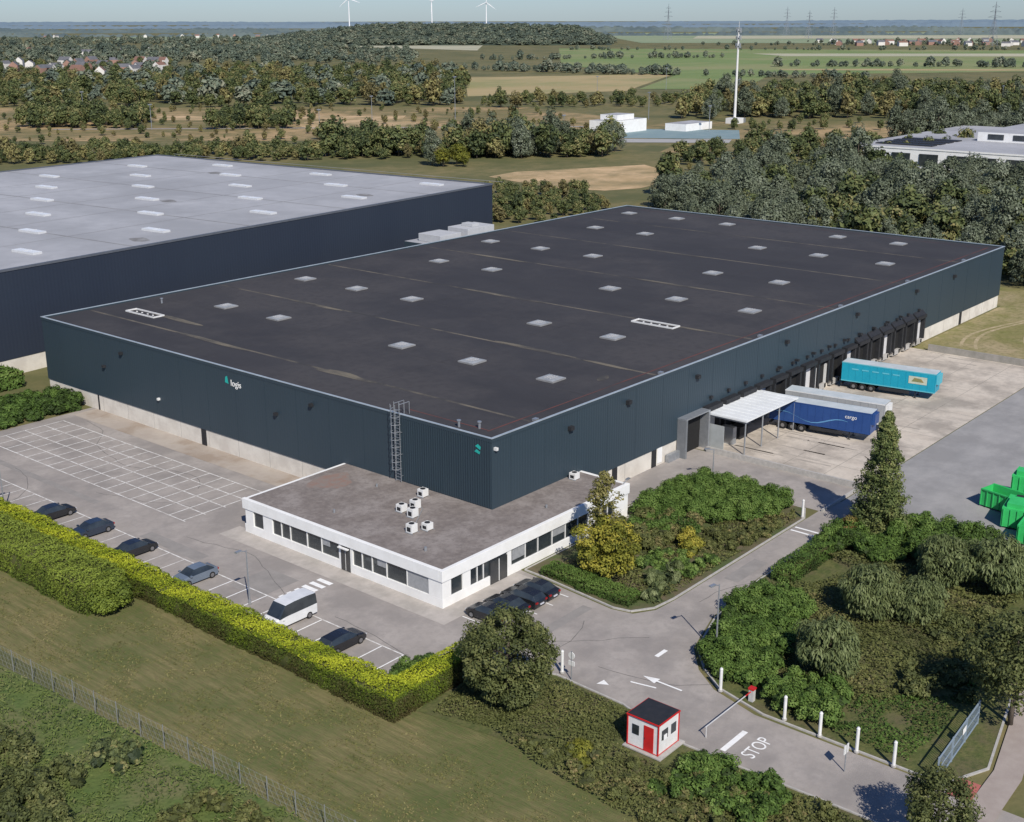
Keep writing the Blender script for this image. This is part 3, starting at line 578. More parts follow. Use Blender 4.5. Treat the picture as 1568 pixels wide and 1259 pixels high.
# ------------------------------------------------------------------ green containers
gm=M('green_container_paint',(.035,.42,.11),(.045,.5,.14),.8,rough=.5)
def skip(x,y,rz,l=5.6,wd=2.3,h=2.1,z=0,closed=False):
    p=empty('green_skip_container',(x,y,.02+z),rz); b=MB()
    if closed: b.box(-l/2,l/2,-wd/2,wd/2,.2,h); b.box(-l/2+.3,l/2-1.8,-wd/2+.3,wd/2-.3,h+.002,h+.5); b.box(l/2-1.4,l/2-.4,-.5,.5,h+.002,h+.25,1)
    else:
        t_=.08; b.box(-l/2,l/2,-wd/2,wd/2,.18,.26); b.box(-l/2,-l/2+t_,-wd/2,wd/2,.26,h); b.box(l/2-t_,l/2,-wd/2,wd/2,.26,h); b.box(-l/2+t_,l/2-t_,-wd/2,-wd/2+t_,.26,h); b.box(-l/2+t_,l/2-t_,wd/2-t_,wd/2,.26,h)
    n=int(l/.7)
    for i in range(n+1):
        X=-l/2+.06+i*(l-.12)/n
        for s_ in(-1,1): b.box(X-.06,X+.06,s_*(wd/2+.05)-.047,s_*(wd/2+.05)+.047,.2,h-.1)
    for i in range(4):
        Y=-wd/2+.1+i*(wd-.2)/3; b.box(-l/2-.1,-l/2-.003,Y-.05,Y+.05,.2,h-.1); b.box(l/2+.003,l/2+.1,Y-.05,Y+.05,.2,h-.1)
    for s_ in(-1,1): b.box(-l/2,l/2,s_*(wd/2+.06)-.055,s_*(wd/2+.06)+.055,h-.1,h+.05)
    b.box(-l/2,l/2,-.5,-.3,0,.179,1); b.box(-l/2,l/2,.3,.5,0,.179,1); b.cyl((l/2+.15,-.3,1.2),(l/2+.15,.3,1.2),.05,n=6,mi=1)
    b.done('body',[gm,dark],p)
skip(43.6,-37.6,1.35,l=4.6); skip(40.6,-40.0,.15,closed=True,h=2.3,l=4.6); skip(47.0,-38.6,.1,l=3.4,closed=True,h=3.6); skip(37.6,-42.9,.1)
# ------------------------------------------------------------------ gate area
p=empty('gatehouse',(-20.95,-34.2,.1))
b=MB(); b.box(-1.35,1.35,-1.35,1.35,.12,2.62,0); b.box(-1.46,1.46,-1.46,1.46,2.625,2.72,1); b.box(-1.38,1.38,-1.38,1.38,2.722,2.76,2)
b.box(-1.7,1.7,-1.8,1.6,0,.11,3)
for x in(-1.37,1.37):
    for y in(-1.37,1.37): b.box(x-.045,x+.045,y-.045,y+.045,.12,2.62,1)
for y in(-1.38,1.38): b.box(-1.32,1.32,y-.02,y+.02,.14,.19,1)
for x in(-1.38,1.38): b.box(x-.02,x+.02,-1.32,1.32,.14,.19,1)
b.box(-1.40,-1.352,-.95,-.1,.2,2.25,1); b.box(-1.392,-1.353,.35,.95,1.2,2.0,4)
b.box(-.9,-.1,-1.392,-1.353,1.2,2.0,4); b.box(.35,1.0,-1.392,-1.353,1.2,2.0,4); b.box(1.353,1.39,-.8,.8,1.1,2.0,4); b.box(-1.41,-1.402,-.2,-.14,1.1,1.25,2)
b.box(-.7,-.3,-1.45,-1.41,1.2,1.6,5)
b.done('cabin',[hvac,red,dark,kerbm,glass,white],p,bevel=.012)
p=empty('barrier_gate',(-10.7,-36.8,.05)); b=MB(); b.box(-.2,.2,-.2,.2,0,1.1,0); b.box(-.25,.25,-.25,.25,1.1,1.25,1)
for i in range(8):
    x=-.25-i*.85; b.cyl((x,0,.95),(x-.85,0,.95),.05,n=8,mi=1 if i==0 else 0)
b.cyl((-6.9,0,0),(-6.9,0,.9),.05,n=6,mi=0); b.done('boom_and_housing',[M('boom_white',(.5,.5,.5),(.42,.42,.42),1),red],p)
def bollard(x,y,h=2.0):
    b=MB(); b.cyl((0,0,0),(0,0,h),.13,n=10,mi=0); b.cyl((0,0,h),(0,0,h+.12),.15,.08,n=10,mi=0); b.cyl((0,0,.0),(0,0,.15),.2,n=10,mi=1); b.done('white_post',[hvac,kerbm],loc=(x,y,.1))
for x,y in((-11.0,-34.1),(-11.6,-40.2),(-12.0,-43.4),(-12.2,-46.5),(-12.2,-49.4),(26.9,-21.6),(31,-25.9),(-16.9,-22.4)): bollard(x,y)
def lamp(x,y,h=6,z=.05,name='street_lamp'):
    b=MB(); b.cyl((0,0,0),(0,0,h),.09,.05,8,0); b.cyl((0,0,h-.1),(.9,0,h+.15),.04,n=6); b.box(.6,1.25,-.15,.15,h+.1,h+.22,0); b.cyl((0,0,0),(0,0,.5),.14,n=8); b.done(name,[galv],loc=(x,y,z),rz=random.uniform(0,6))
lamp(-5.6,-30.4,6.5); lamp(-25.4,8,5.5); lamp(-27.9,48,5); lamp(14.6,-6.3,4); lamp(30.5,-8,4)
p=empty('traffic_sign',(-17.2,-23.6,.05)); b=MB(); b.cyl((0,0,0),(0,0,2.6),.05,n=8); b.cyl((-.03,0,2.2),(.03,0,2.2),.32,n=16,mi=1); b.box(-.04,.04,-.3,.3,1.3,1.7,1); b.done('post_and_disc',[galv,hvac],p)
p=empty('traffic_sign',(-15,-46.9,.05)); b=MB(); b.cyl((0,0,0),(0,0,2.2),.05,n=8); b.box(-.35,.35,-.03,.03,1.5,2.2,1); b.done('post_and_panel',[galv,hvac],p)
b=MB()
for x in [i*.25 for i in range(39)]: b.cyl((x,0,.15),(x,0,1.9),.018,n=4)
b.box(0,9.6,-.04,.04,1.9,2.0); b.box(0,9.6,-.04,.04,.08,.16); b.box(0,9.6,-.03,.03,1.0,1.05)
for x in(0,3.2,6.4,9.6): b.box(x-.06,x+.06,-.06,.06,0,2.05)
b.box(5.4,6.2,-.07,-.05,1.1,1.6,1)
b.done('sliding_gate',[M('gate_bluegrey',(.22,.28,.34),(.26,.32,.38),2,rough=.5),white],loc=(-12.1,-52.6,.1),rz=math.radians(4))
b=MB(); b.box(39.1,39.38,-22.4,-1.8,0,.75); b.box(30,39.1,-22.5,-22.25,0,.3); b.done('retaining_wall',[kerbm])
b=MB(); b.box(105.9,106.2,-55,-3,0,1.1); b.done('yard_wall',[M('weathered_wall',(.25,.24,.21),(.33,.31,.28),.8)])
# chain-link fence
b=MB()
def fx(y): return -45.2-(y+2)*.063
y=-40
while y<80: b.cyl((fx(y),y,0),(fx(y),y,2.05),.035,n=6); y+=2.8
for i in range(5): z=.1+i*.46; b.cyl((fx(-40),-40,z),(fx(80),80,z),.009,n=3)
y=-40
while y<80: b.cyl((fx(y),y,.1),(fx(y+.9),y+.9,1.98),.007,n=3); b.cyl((fx(y+.9),y+.9,.1),(fx(y),y,1.98),.007,n=3); y+=.6
b.done('chain_link_fence',[wire])
# ------------------------------------------------------------------ hedges
def hedge(name,segs,h,mat,leaf=.13,dens=60,topt=.85,sidet=.35,mi_noise=.18):
    P=[];Nn=[];T=[]; core=MB()
    for x0,x1,y0,y1 in segs:
        core.box(x0+.2,x1-.2,y0+.2,y1-.2,0,h-.24,1)
        faces=[((x1-x0)*(y1-y0)*1.3,'t'),((y1-y0)*h,'w'),((y1-y0)*h,'e'),((x1-x0)*h,'s'),((x1-x0)*h,'n')]
        for A,k in faces:
            n=int(A*dens); u=rng.random(n); v=rng.random(n)
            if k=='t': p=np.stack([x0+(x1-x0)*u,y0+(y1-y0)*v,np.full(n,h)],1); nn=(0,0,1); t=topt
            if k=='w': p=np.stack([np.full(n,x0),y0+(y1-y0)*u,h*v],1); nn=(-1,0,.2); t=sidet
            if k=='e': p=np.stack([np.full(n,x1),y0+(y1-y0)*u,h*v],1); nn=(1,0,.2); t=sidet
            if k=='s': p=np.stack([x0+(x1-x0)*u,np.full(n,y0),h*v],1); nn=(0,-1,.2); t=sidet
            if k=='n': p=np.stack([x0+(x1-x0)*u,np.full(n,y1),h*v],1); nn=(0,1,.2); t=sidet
            lump=.14*np.sin(p[:,0]*1.7+p[:,2]*2)*np.sin(p[:,1]*1.3+.5)+.07*np.sin(p[:,1]*4.1+p[:,2]*3)+.12*np.sin(p[:,1]*.37)+rng.normal(0,.045,n)
            p=p+np.array(nn)*lump[:,None]
            cx=(x0+x1)/2; ed=np.clip((np.abs(p[:,0]-cx)/((x1-x0)/2)-.7)/.3,0,1)
            if k=='t': p[:,2]-=ed**2*.22
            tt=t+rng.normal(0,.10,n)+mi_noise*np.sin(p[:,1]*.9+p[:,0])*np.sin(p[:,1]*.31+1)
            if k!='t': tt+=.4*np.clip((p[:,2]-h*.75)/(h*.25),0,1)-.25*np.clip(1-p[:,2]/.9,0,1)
            P.append(p);Nn.append(np.tile(nn,(n,1)));T.append(tt)
    P=np.concatenate(P);Nn=np.concatenate(Nn).astype(float);T=np.clip(np.concatenate(T),0,1)
    me=quads_mesh(name,leafquads(P,Nn,leaf),T,[mat,M(name+'_interior',(.04,.055,.015),(.07,.065,.02),3)],extra=core); return link(name,me)
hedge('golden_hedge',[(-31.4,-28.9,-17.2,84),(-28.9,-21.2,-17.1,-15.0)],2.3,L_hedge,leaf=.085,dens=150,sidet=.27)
hedge('tall_hedge',[(-36.6,-32.2,17.5,84)],3.2,L_hedge2,leaf=.10,dens=95,topt=.8,sidet=.5)
bushes('tall_hedge_end',[(-34.4,17.2,2.3,3.2),(-33.9,19,2.2,3.3)],L_hedge2,leaf=.11,tb=.6,nl=420)
mass('shrub_border',[(-14.5,76.5),(-1.5,74.8),(-.6,82),(-14,88)],34,(1.2,1.9),(1.6,2.6),L_shrub,1.4,leaf=.17,nl=150,tb=.3)
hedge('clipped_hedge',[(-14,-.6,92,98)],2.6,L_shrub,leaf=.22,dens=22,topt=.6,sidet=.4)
sheet('sandy_bank',[(-16,88.5),(-.5,82.5),(-.5,85),(-16,91.5)],.05,sand)
# grass tufts on lawn and leaf litter near hedge
L_grass=LEAF('grass_tuft_blades',[(.08,.08,.03),(.12,.12,.035),(.17,.16,.055),(.24,.2,.09)],0)
carpet('grass_tufts',[(-44.6,40),(-43,-50),(-28,-50),(-31.6,-17.5),(-31.6,15),(-37,15),(-37,40)],26,.1,.10,L_grass,tb=.5,asp=.35,up=.5,z0=.02,cut=.45)
# ------------------------------------------------------------------ near trees
def tree(name,x,y,me,rz=0,sc=1,z=.05):
    p=empty(name,(x,y,z),rz); link('trunk_and_crown',me,p,sc=(sc,sc,sc)); return p
T_round=tree_mesh('round_tree_mesh',8.3,3.9,L_oak,240,120,.12,.72,base=.04,tb=.52,trunk=.3,inner=.74,lump=.5)
tree('round_tree',-23.4,-22.0,T_round)
T_yel=tree_mesh('yellow_tree_mesh',6.4,3.4,L_yel,100,120,.14,.75,base=.06,tb=.55,trunk=.2,tv=.38)
tree('yellow_maple_tree',1.2,-14.2,T_yel)
T_slim=tree_mesh('slim_tree_mesh',9.6,1.7,LEAF('birch_leaves',[(.06,.06,.02),(.11,.11,.03),(.17,.155,.05),(.24,.21,.08)],.25,gain=1.2),56,75,.14,.62,base=.3,shape='tall',tb=.6,trunk=.16)
tree('slim_birch_tree',3.0,-12.0,T_slim)
T_con=tree_mesh('conifer_mesh',13.8,3.4,L_con,460,70,.13,.85,base=.03,shape='cone',tb=.55,trunk=.3,tv=.35)
tree('conifer_tree',28.6,-29.6,T_con)
T_w=tree_mesh('weeping_willow_mesh',5.2,3.0,L_wil,90,110,.22,.8,base=.06,tb=.55,hang=.8,asp=.3,trunk=.18,inner=.65,tv=.22)
for x,y,s in((9.2,-37.6,1),(10.9,-41.3,.85),(20,-40,1.0),(21.5,-44.6,1.1),(-3.2,-39.6,1.0),(27,-48,.9)): tree('weeping_willow_tree',x,y,T_w,random.uniform(0,6),s)
T_g=tree_mesh('garden_tree_mesh',9,3.9,L_oak,110,90,.15,.95,base=.2,tb=.5,trunk=.22)
tree('garden_tree',-1.0,-53.9,T_g,1); tree('garden_tree',-19.8,-55.6,T_g,2.2,.7)
# ------------------------------------------------------------------ shrubs in beds
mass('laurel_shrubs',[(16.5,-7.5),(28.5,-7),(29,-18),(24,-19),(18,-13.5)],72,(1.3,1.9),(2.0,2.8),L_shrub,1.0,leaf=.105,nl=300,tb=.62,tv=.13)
mass('mixed_shrubs',[(6,-8),(15,-8),(17,-14),(9,-15)],22,(.9,1.5),(1.2,2.4),L_gnd,1.1,leaf=.12,nl=190,tb=.6)
mass('laurel_shrubs',[(11,-9),(17,-10),(17,-15),(13,-15)],12,(.9,1.4),(1.4,2.3),L_shrub,1.2,leaf=.11,nl=220)
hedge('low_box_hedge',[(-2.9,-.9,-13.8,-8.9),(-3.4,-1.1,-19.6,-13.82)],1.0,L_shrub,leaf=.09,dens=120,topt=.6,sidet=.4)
carpet('groundcover',[(-1,-9.5),(14,-8),(28,-20),(26,-21.4),(-1.5,-21.2)],55,.55,.12,L_gnd,tb=.5,cut=.22)
mass('laurel_shrubs',[(4,-15.5),(9,-15),(11,-20.5),(4,-20.5)],16,(.6,1.0),(.8,1.5),L_shrub,1.0,leaf=.11,nl=180,tb=.75)
mass('mixed_shrubs',[(14,-15),(25,-19.5),(24,-21),(13,-20.6)],22,(.5,1.0),(.5,1.2),L_gnd,1.0,leaf=.12,nl=150,tb=.6)
bushes('yellow_shrub',[(11.6,-17.0,1.5,2.4),(10.3,-17.9,1.1,1.8),(12.8,-16.0,1.1,2.0)],L_yel,tb=.75,leaf=.11)
bushes('pampas_grass',[(2.5,-18.5,1.0,1.5),(4,-19.6,.9,1.4),(5.6,-19,.9,1.5),(1.2,-20,.8,1.2),(-.6,-20.4,.9,1.2)],L_wil,tb=.75,hang=.8,asp=.2,leaf=.26)
# right garden
hedge('dark_clipped_hedge',[(10.5,20,-28.8,-26.8)],1.5,L_shrub,leaf=.12,dens=70,topt=.4,sidet=.2)
mass('garden_shrubs',[(21,-27),(26,-27.2),(26,-33),(21,-33)],14,(1.0,1.6),(1.6,2.8),L_shrub,1.3,leaf=.12,nl=190,tb=.4)
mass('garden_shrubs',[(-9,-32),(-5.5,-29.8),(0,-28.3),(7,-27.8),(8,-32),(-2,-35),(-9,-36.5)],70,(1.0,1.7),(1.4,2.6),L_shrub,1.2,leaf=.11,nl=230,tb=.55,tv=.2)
mass('garden_shrubs',[(-10.6,-38),(-6,-38),(-6,-43),(-10.6,-43)],20,(1.0,1.5),(1.5,2.4),L_shrub,1.1,leaf=.11,nl=220,tb=.6)
carpet('garden_groundcover',[(-5,-34),(10,-29),(20,-34),(17,-46),(0,-48),(-6,-44)],42,.7,.14,L_gnd,tb=.40,freq=.7)
carpet('garden_groundcover',[(18,-29),(33,-31),(33,-50),(18,-47)],34,.9,.16,L_gnd,tb=.35,freq=.6)
carpet('garden_groundcover',[(-11,-43),(-5,-43.5),(2,-47),(8,-50),(-2,-50.5),(-11,-50)],46,.55,.12,L_shrub,tb=.28,freq=.8,cut=.3)
mass('garden_shrubs',[(22,-31),(33,-32),(33,-40),(24,-38)],26,(1,1.9),(1.4,3.0),L_shrub,1.6,leaf=.13,nl=160,tb=.45)
mass('mixed_shrubs',[(-3,-44),(16,-44),(20,-50),(0,-50)],20,(.8,1.6),(.8,2.0),L_oak,1.6,leaf=.13,nl=160,tb=.5)
bushes('rust_shrub',[(25.6,-27.6,1.6,2.0),(24.2,-28.3,1.3,1.6),(23.2,-27.6,1.2,1.3)],LEAF('rust_leaves',[(.06,.035,.02),(.13,.08,.03),(.2,.13,.045),(.18,.17,.05)],gain=1.2),tb=.6,leaf=.12)
# entrance bed
carpet('entrance_groundcover',[(-28.4,-18.4),(-21,-16.8),(-19.2,-20),(-18,-24),(-18.2,-29.5),(-19.4,-32),(-23.4,-31.9),(-26.8,-25)],75,.6,.11,L_gnd,tb=.36,freq=.9)
carpet('entrance_groundcover',[(-27.5,-24),(-23.4,-32),(-23.2,-37),(-20,-37.3),(-19.8,-58),(-31,-58),(-29,-30)],60,.7,.115,L_gnd,tb=.5,freq=.8)
mass('entrance_shrubs',[(-28,-26),(-24,-32),(-24,-36),(-20.5,-38),(-20.5,-56),(-30,-56)],60,(.5,1.0),(.6,1.3),L_gnd,1.6,leaf=.11,nl=170,tb=.65)
mass('entrance_green_shrubs',[(-26,-37.2),(-20.6,-38.2),(-20.4,-46),(-25,-45)],26,(.8,1.3),(1.0,1.7),L_shrub,1.2,leaf=.11,nl=200,tb=.55)
bushes('autumn_shrub',[(-25.6,-31,1.1,1.1),(-26.6,-31.8,.8,.9),(-24.8,-30.4,.7,.8)],L_yel,tb=.35,leaf=.1)
bushes('corner_shrub',[(-25.6,-12.6,1.3,1.6),(-24.2,-13.0,1.1,1.5),(-26.8,-13.2,1.0,1.4),(-23.2,-13.2,.9,1.2)],L_shrub,leaf=.1)
# wild scrub beyond fence
sheet('rough_meadow',[(-120,100),(-120,-80),(-42.5,-80),(-42.9,-40),(-45.2,-3),(-50,75)],.016,M('rough_meadow',(.075,.12,.03),(.13,.16,.045),.5,c3=(.17,.15,.075),s3=.12,f3=.7,bump=.8,bscale=3,fine=((.05,.08,.02),2,.6)))
carpet('tall_weeds',[(-46,8),(-44.6,-12),(-43.6,-30),(-60,-30),(-62,20),(-48,24)],30,.5,.15,LEAF('weed_leaves',[(.05,.075,.02),(.09,.13,.03),(.14,.17,.05),(.2,.19,.09)],gain=1.2),tb=.5,asp=.3,up=.3,cut=.25)
mass('wild_scrub',[(-54,7),(-51,1),(-51,-5),(-56,-10),(-62,4)],28,(.8,1.6),(1.2,2.8),L_oak,1.2,leaf=.12,nl=160,tb=.55)
mass('wild_scrub',[(-48,-3),(-47,-6),(-48.5,-8),(-50,-5)],9,(.5,.9),(1.0,2.4),L_mid,.7,leaf=.12,nl=150,tb=.5)
mass('wild_scrub',[(-47,-13),(-45.4,-20),(-50,-24),(-52,-14)],18,(.6,1.2),(.8,2.0),L_gnd,1.1,leaf=.12,nl=150,tb=.6)
# ------------------------------------------------------------------ tree masses behind
def kinds(pref,mat,n,H,R,ncl,nl,leaf,rc,shape='round',tb=.5,base=.05,tv=.3,inner=.4): return [tree_mesh(pref,H*random.uniform(.85,1.15),R*random.uniform(.75,1.2),mat,ncl,nl,leaf,rc*random.uniform(.8,1.15),base=base,shape=shape,tb=tb,trunk=.25,tv=tv,inner=inner) for _ in range(n)]
K_pop=kinds('poplar_mesh',L_pop,5,11,4.6,46,75,.30,1.5,'round',tb=.55,tv=.22,inner=.7,base=.02)
K_mid=kinds('wood_mesh',L_mid,6,10,4.2,40,36,.5,1.5)
K_bro=kinds('scrub_mesh',L_brown,4,10,4.6,40,30,.55,1.5)
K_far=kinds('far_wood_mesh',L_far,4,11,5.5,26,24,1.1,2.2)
def belt(name,poly,n,ks,s=(.8,1.15),mind=3,zs=1,zf=None):
    p=empty(name)
    for x,y in scatter(poly,n,mind):
        q=random.uniform(*s)*random.choice((.85,1,1,1.15)); link('tree',random.choice(ks),p,(x,y,zf(x,y) if zf else 0),random.uniform(0,6.28),(q,q,q*random.uniform(.8,1.2)*zs))
belt('poplar_grove',[(168,-60),(168,78),(200,112),(236,136),(305,138),(300,40),(250,-60)],330,K_pop*4+K_mid,(.7,1.15),6.2)
belt('woodland_edge',[(164,-70),(164,0),(180,10),(200,-70)],50,K_mid+K_pop,(.6,.9),5)
belt('scrub_belt',WP([(335,-12),(400,-8),(398,20),(365,30),(335,20)]),90,K_mid*2+K_bro,(.3,.55),3)
belt('hedgerow_belt',WP([(478,-230),(520,-230),(530,-20),(500,-20)]),220,K_mid*2+K_bro,(.4,.68),4)
belt('hedgerow_belt',WP([(505,-75),(545,-75),(545,-38),(505,-38)]),26,K_mid,(.9,1.2),5)
belt('golden_tree_clump',WP([(470,-28),(485,-28),(485,-16),(470,-16)]),6,[tree_mesh('golden_tree',8,4,L_yel,40,40,.4,1.4,tb=.3)],(.6,.9),4)
belt('willow_belt',WP([(470,-30),(500,-30),(500,40),(535,46),(550,-25)]),90,K_mid*2+K_pop*2+K_bro,(.6,1.3),5)
belt('dark_copse',WP([(650,-250),(700,-265),(700,-195),(640,-190)]),50,K_mid,(.7,1.2),6)
belt('dark_copse',WP([(640,-150),(690,-155),(690,-116),(640,-112)]),30,K_mid,(.7,1.2),6)
belt('scattered_scrub',WP([(560,-240),(560,40),(620,60),(790,0),(800,-330)]),260,K_bro*2+K_mid,(.15,.45),6)
belt('scattered_scrub',WP([(530,110),(560,260),(680,330),(670,110)]),90,K_bro+K_mid*2,(.2,.6),8)
belt('scattered_scrub',WP([(400,40),(480,60),(560,150),(480,150)]),50,K_bro+K_mid,(.25,.6),5)
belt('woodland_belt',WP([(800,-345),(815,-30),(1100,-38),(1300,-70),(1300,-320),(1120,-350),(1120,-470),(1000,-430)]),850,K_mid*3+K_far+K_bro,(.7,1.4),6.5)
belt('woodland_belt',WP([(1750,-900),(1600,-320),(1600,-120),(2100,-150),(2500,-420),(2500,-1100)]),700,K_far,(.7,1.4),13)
belt('village_trees',WP([(1180,-520),(1180,-345),(1600,-400),(1650,-680)]),230,K_mid+K_far,(.5,1.0),8)
belt('roadside_trees',WP([(790,-20),(800,110),(890,110),(860,-20)]),70,K_mid+K_bro,(.4,.9),7)
belt('woodland_belt',WP([(700,90),(700,330),(880,380),(960,300),(860,130)]),380,K_mid*3+K_bro+K_pop,(.8,1.45),7)
belt('pale_willow_clump',WP([(560,175),(575,170),(600,235),(570,235)]),26,K_pop,(1.0,1.5),7)
belt('woodland_belt',WP([(480,60),(520,80),(540,200),(520,200),(480,150)]),50,K_mid,(.6,1),6)
belt('hedgerow_belt',WP([(1300,60),(1320,60),(1180,330),(1160,320)]),46,K_far,(.4,.8),6)
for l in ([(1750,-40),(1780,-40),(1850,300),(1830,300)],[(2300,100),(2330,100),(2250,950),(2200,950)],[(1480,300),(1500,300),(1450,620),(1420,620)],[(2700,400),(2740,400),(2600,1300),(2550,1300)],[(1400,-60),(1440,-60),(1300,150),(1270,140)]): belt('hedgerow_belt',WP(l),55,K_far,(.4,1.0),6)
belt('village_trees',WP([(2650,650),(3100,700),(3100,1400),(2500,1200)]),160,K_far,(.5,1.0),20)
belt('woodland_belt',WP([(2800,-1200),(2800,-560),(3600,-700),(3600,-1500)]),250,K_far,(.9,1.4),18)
# ------------------------------------------------------------------ fields
sheet('meadow_field',WP([(578,-230),(578,64),(640,100),(799,10),(810,-340)]),.05,olive)
sheet('sand_patch',WP([(640,-100),(665,-112),(690,-110),(705,-80),(700,-55),(672,-48),(650,-45),(634,-70)]),.08,sand)
sheet('sand_patch',WP([(700,-210),(735,-220),(730,-60),(705,-60)]),.08,sand)
sheet('bare_soil_mound',WP([(440,-8),(455,2),(462,20),(476,50),(450,58),(425,52),(408,42),(402,30),(408,14),(425,2)]),.06,sand)
sheet('meadow_field',WP([(520,60),(560,230),(690,330),(680,100.5),(640,100.5)]),.05,olive)
sheet('tan_field',WP([(1220,-43),(1300,165),(983,88),(915,-31)]),.1,tanm)
sheet('green_field',WP([(2450,90),(2185,1000),(1358,640),(1240,159),(1555,60)]),.1,greenf)
sheet('tan_field',WP([(1380,290),(1420,290),(1380,700),(1320,700)]),.16,tanm)
sheet('tan_field',WP([(1900,400),(2050,380),(2000,880),(1850,800)]),.2,tanf)
sheet('green_field',WP([(1010,100),(1300,170),(1290,260),(1000,180)]),.12,greenf)
sheet('tan_field_far',WP([(2650,-330),(3600,-60),(2300,-60)]),.2,tanf)
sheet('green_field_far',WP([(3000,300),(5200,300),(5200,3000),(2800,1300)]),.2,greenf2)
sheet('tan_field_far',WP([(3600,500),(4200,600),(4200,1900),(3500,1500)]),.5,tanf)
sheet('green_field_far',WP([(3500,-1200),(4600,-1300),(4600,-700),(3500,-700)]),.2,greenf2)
sheet('sports_ground',WP([(588,42),(640,46),(628,112),(580,104)]),.1,M('court_bluegrey',(.17,.25,.27),(.22,.29,.30),.1))
sheet('paved_lot',WP([(566,40),(584,42),(578,100),(562,96)]),.1,M('lot_grey',(.32,.32,.31),(.38,.37,.36),.1))
sheet('country_road',WP([(640,-230),(645,-230),(655,42),(650,42)]),.1,asph)
# ------------------------------------------------------------------ distant hills
def ridge(name,F0,F1,R0,R1,h,mat,nu=260,nv=14,prof=None,rough=5,smooth=True):
    b=MB()
    for j in range(nv+1):
        for i in range(nu+1):
            u=i/nu;v=j/nv; F=F0+(F1-F0)*v; R=(R0+(R1-R0)*u)*(F/F0)
            e=(prof(u) if prof else min(1,u*6,(1-u)*6)); z=h*e*math.sin(min(1,v*1.6)*math.pi/2)*(1 if v<.9 else (1-v)*10)+(random.uniform(-.5,1)*rough if 0<j<nv else -1)
            b.v.append((*W(F,R),max(z,-1) if e>0.01 else -1))
    for j in range(nv):
        for i in range(nu): a=j*(nu+1)+i; b.f.append((a,a+1,a+nu+2,a+nu+1)); b.m.append(0)
    b.done(name,[mat],smooth=smooth)
fm1=M('hill_woodland_hazed',(.045,.065,.045),(.085,.105,.065),.02,c3=(.03,.045,.035),s3=.006,f3=.7)  # hill green shifted to blue, haze is in the colour
fm2=M('horizon_woodland_hazed',(.085,.12,.125),(.12,.155,.15),.006,c3=(.18,.22,.19),s3=.0015,f3=.6)  # pale blue-green stands in for haze over the horizon woods
fm3=M('horizon_woodland_haze_blue',(.15,.21,.26),(.18,.24,.28),.003)  # farthest ridges: haze blue painted as base colour
def pr(u):
    return (min(1,u/.35)**1.2*.75+.25*math.sin(u*math.pi)) if u<.9 else (1-u)*10*.83
ridge('wooded_hill',2750,3600,-560,215,34,fm1,prof=pr,rough=2,nu=200,nv=24)
hb=empty('wooded_hill_trees')
for k in range(1100):
    u=random.random(); v=random.random()**1.2*.72+.01; F=2750+850*v; R=(-560+775*u)*(F/2750); z=34*pr(u)*math.sin(min(1,v*1.6)*math.pi/2)-2
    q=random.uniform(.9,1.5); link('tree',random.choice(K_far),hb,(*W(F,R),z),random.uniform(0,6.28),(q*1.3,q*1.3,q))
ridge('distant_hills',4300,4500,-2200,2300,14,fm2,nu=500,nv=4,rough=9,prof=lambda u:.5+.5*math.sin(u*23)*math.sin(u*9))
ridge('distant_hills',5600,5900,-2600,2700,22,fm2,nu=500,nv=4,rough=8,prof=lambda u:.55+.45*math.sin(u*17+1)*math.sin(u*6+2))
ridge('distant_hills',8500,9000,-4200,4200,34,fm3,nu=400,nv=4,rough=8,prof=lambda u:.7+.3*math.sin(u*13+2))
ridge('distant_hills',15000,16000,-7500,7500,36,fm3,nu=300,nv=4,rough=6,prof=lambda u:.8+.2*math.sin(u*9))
# ------------------------------------------------------------------ distant structures
wallm=[M('house_white',(.66,.64,.60),(.58,.56,.52),.3),M('house_brick',(.33,.19,.15),(.27,.17,.13),.3)]; roofs=[M('roof_tile_red',(.22,.12,.09),(.17,.10,.08),.2),M('roof_slate',(.10,.105,.12),(.14,.14,.15),.2)]
def houses(name,spots,s=(1,1)):
    b=MB()
    for x,y in spots:
        a=random.choice((.3,.9,1.9,2.4)); c,s_=math.cos(a),math.sin(a); lx=random.uniform(6,9)*s[0]; ly=random.uniform(4,5)*s[0]; h=random.uniform(5,7)*s[1]; rh=random.uniform(3,4.5)
        def T(px,py,pz): return (x+c*px-s_*py,y+s_*px+c*py,pz)
        wm=0 if random.random()<.65 else 1; rm=random.choice((2,3,3))
        k=len(b.v); b.v+=[T(-lx,-ly,0),T(lx,-ly,0),T(lx,ly,0),T(-lx,ly,0),T(-lx,-ly,h),T(lx,-ly,h),T(lx,ly,h),T(-lx,ly,h),T(-lx,0,h+rh),T(lx,0,h+rh)]
        for f,m in(((0,1,5,4),wm),((1,2,6,5),wm),((2,3,7,6),wm),((3,0,4,7),wm),((4,7,8),wm),((5,9,6),wm),((4,5,9,8),rm),((6,7,8,9),rm)): b.f.append(tuple(k+j for j in f)); b.m.append(m)
    b.done(name,wallm+roofs)
houses('village_houses',scatter(WP([(1230,-450),(1230,-340),(1600,-420),(1650,-680)]),26,22),(.95,1.1))
houses('village_houses',scatter(WP([(2600,650),(3000,700),(3000,1300),(2500,1100)]),50,30),(1.1,1))
houses('village_houses',scatter(WP([(2000,-760),(2000,-500),(2200,-500),(2200,-850)]),12,25),(1.2,1))
houses('village_houses',scatter(WP([(4050,-1500),(4050,300),(4200,300),(4200,-1500)]),20,40),(1.1,1))
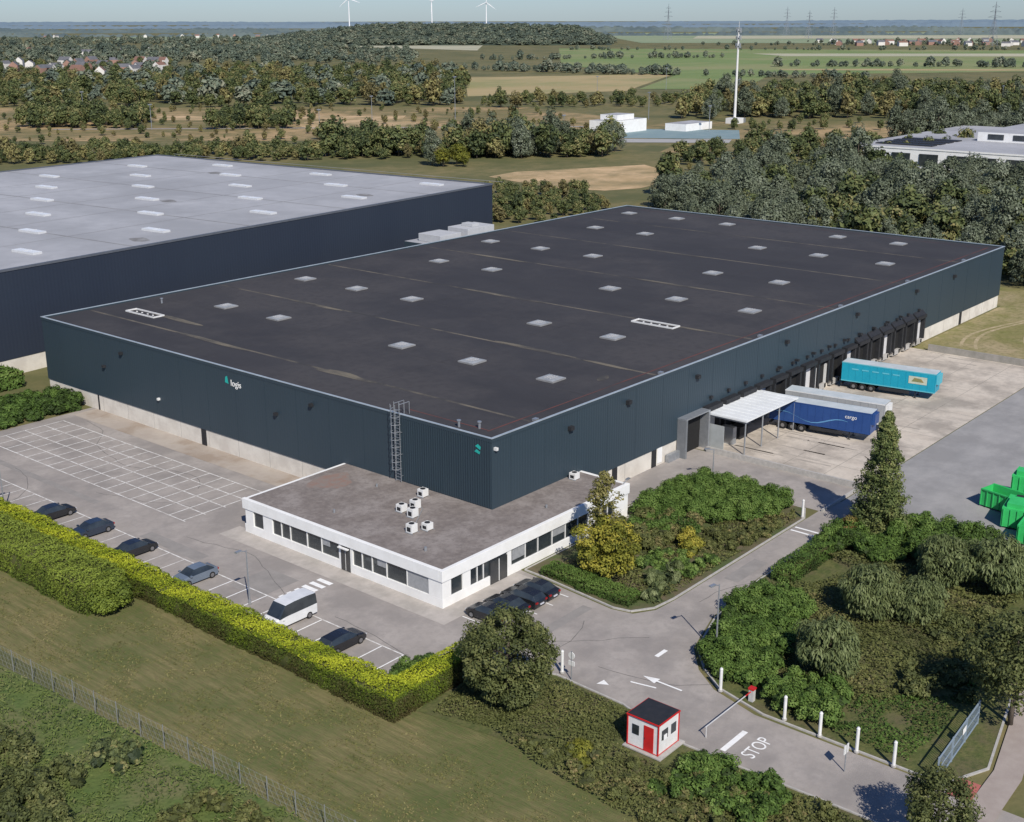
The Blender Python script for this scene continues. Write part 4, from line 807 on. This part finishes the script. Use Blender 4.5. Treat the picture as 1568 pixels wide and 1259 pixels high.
mb=empty('white_office_building'); b=MB(); b.box(359,470,0,132,0,6.6,0,1); b.box(358.8,470,-.2,132.2,6.6,7.2,0,1); b.box(400,470,10,100,7.22,10.6,0,1); b.box(420,450,20,60,10.7,12,0,1)
for i in range(9): b.box(399.85,399.98,14+9.5*i,20+9.5*i,8,10,2)
for i in range(12): b.box(358.7,358.98,4+10.5*i,11+10.5*i,1,5.2,2)
for i in range(4): b.box(366+8*i,371+8*i,104,126,7.25,7.6,3)
b.done('blocks',[white,grey2,glass,dark],mb)
p=empty('depot_building'); b=MB(); x,y=W(622,52); b.box(x-14,x+14,y-7,y+7,0,6,0,1); b.box(x-8,x+6,y-5,y+5,6.02,8.5,0,1); b.box(x+20,x+44,y-26,y-14,0,3.5,0,1); b.done('blocks',[white,grey2],p)
def pole(name,F,R,h,r=.5,mat=hvac,head_=None):
    b=MB(); b.cyl((0,0,0),(0,0,h),r,r*.6,8)
    if head_=='mast':
        for z in(h-9,h-5,h-1.5):
            for a in range(6): t=a*1.047; b.cyl((math.cos(t)*1.2,math.sin(t)*1.2,z),(math.cos(t)*1.2,math.sin(t)*1.2,z+2.4),.22,n=5,mi=1)
            b.cyl((0,0,z+1),(0,0,z+1.2),1.3,n=10,mi=1)
        b.cyl((0,0,h),(0,0,h+4),.1,n=5); b.box(-4,4,-3,3,0,2.8,0); b.box(5,8,-2,2,0,2.5,1)
    elif head_=='lamp': b.box(-1,1,-.3,.3,h,h+.5)
    b.done(name,[mat,galv],loc=(*W(F,R),0))
pole('telecom_mast',671,117,47,.75,hvac,'mast')
for F,R,h in((640,-28,25),(560,23,12),(700,75,14),(620,96,12),(690,-75,13),(600,-90,12),(640,-180,12),(720,-240,14),(850,150,14),(820,220,14),(900,60,14),(1000,120,16),(760,290,14)): pole('field_light_pole',F,R,h,.18,galv,'lamp')
def turbine(F,R,h,a0):
    p=empty('wind_turbine',(*W(F,R),0),math.radians(40)); b=MB(); b.cyl((0,0,0),(0,0,h),2.6,1.5,12); b.box(-6,3,-2,2,h-1.5,h+2.5); b.cyl((-6,0,h+.5),(-8.5,0,h+.5),1.8,.6,10)
    for i in range(3):
        a=a0+i*2.094; y,z=math.sin(a),math.cos(a); b.cyl((-7,y*1.5,h+.5+z*1.5),(-7,y*20,h+.5+z*20),1.1,1.7,5); b.cyl((-7,y*20,h+.5+z*20),(-7,y*48,h+.5+z*48),1.7,.3,5)
    b.done('tower_and_blades',[M('turbine_white',(.8,.8,.82),(.76,.77,.8),1)],p)
turbine(5200,-642,132,.2); turbine(5200,-314,122,1.0); turbine(5300,-100,118,2.0)
def pylon(F,R,h):
    p=empty('electricity_pylon',(*W(F,R),0),math.radians(-20)); b=MB(); t=.35; w0=h*.09
    for sx_ in(-1,1):
        for sy_ in(-1,1): b.cyl((sx_*w0,sy_*w0,0),(sx_*.8,sy_*.8,h*.65),t,n=4); b.cyl((sx_*.8,sy_*.8,h*.65),(0,0,h),t,n=4)
    for i in range(7):
        a=w0+(.8-w0)*i/7; c=w0+(.8-w0)*(i+1)/7; z0=h*.65*i/7;z1=h*.65*(i+1)/7
        for s_ in(-1,1): b.cyl((-a,s_*a,z0),(c,s_*c,z1),t*.6,n=3); b.cyl((a,s_*a,z0),(-c,s_*c,z1),t*.6,n=3)
    for z,l in((.65,.2),(.77,.16),(.88,.11)):
        for s_ in(-1,1): b.cyl((0,0,h*z),(0,s_*h*l,h*z),t,n=4); b.cyl((0,0,h*(z+.05)),(0,s_*h*l,h*z),t*.6,n=3)
    b.done('lattice',[M('pylon_steel',(.2,.23,.26),(.25,.27,.3),1)],p)
pylon(2600,960,84); pylon(3400,408,90); pylon(4200,885,90); pylon(4200,1035,88); pylon(4300,1480,85); pylon(3600,820,75)
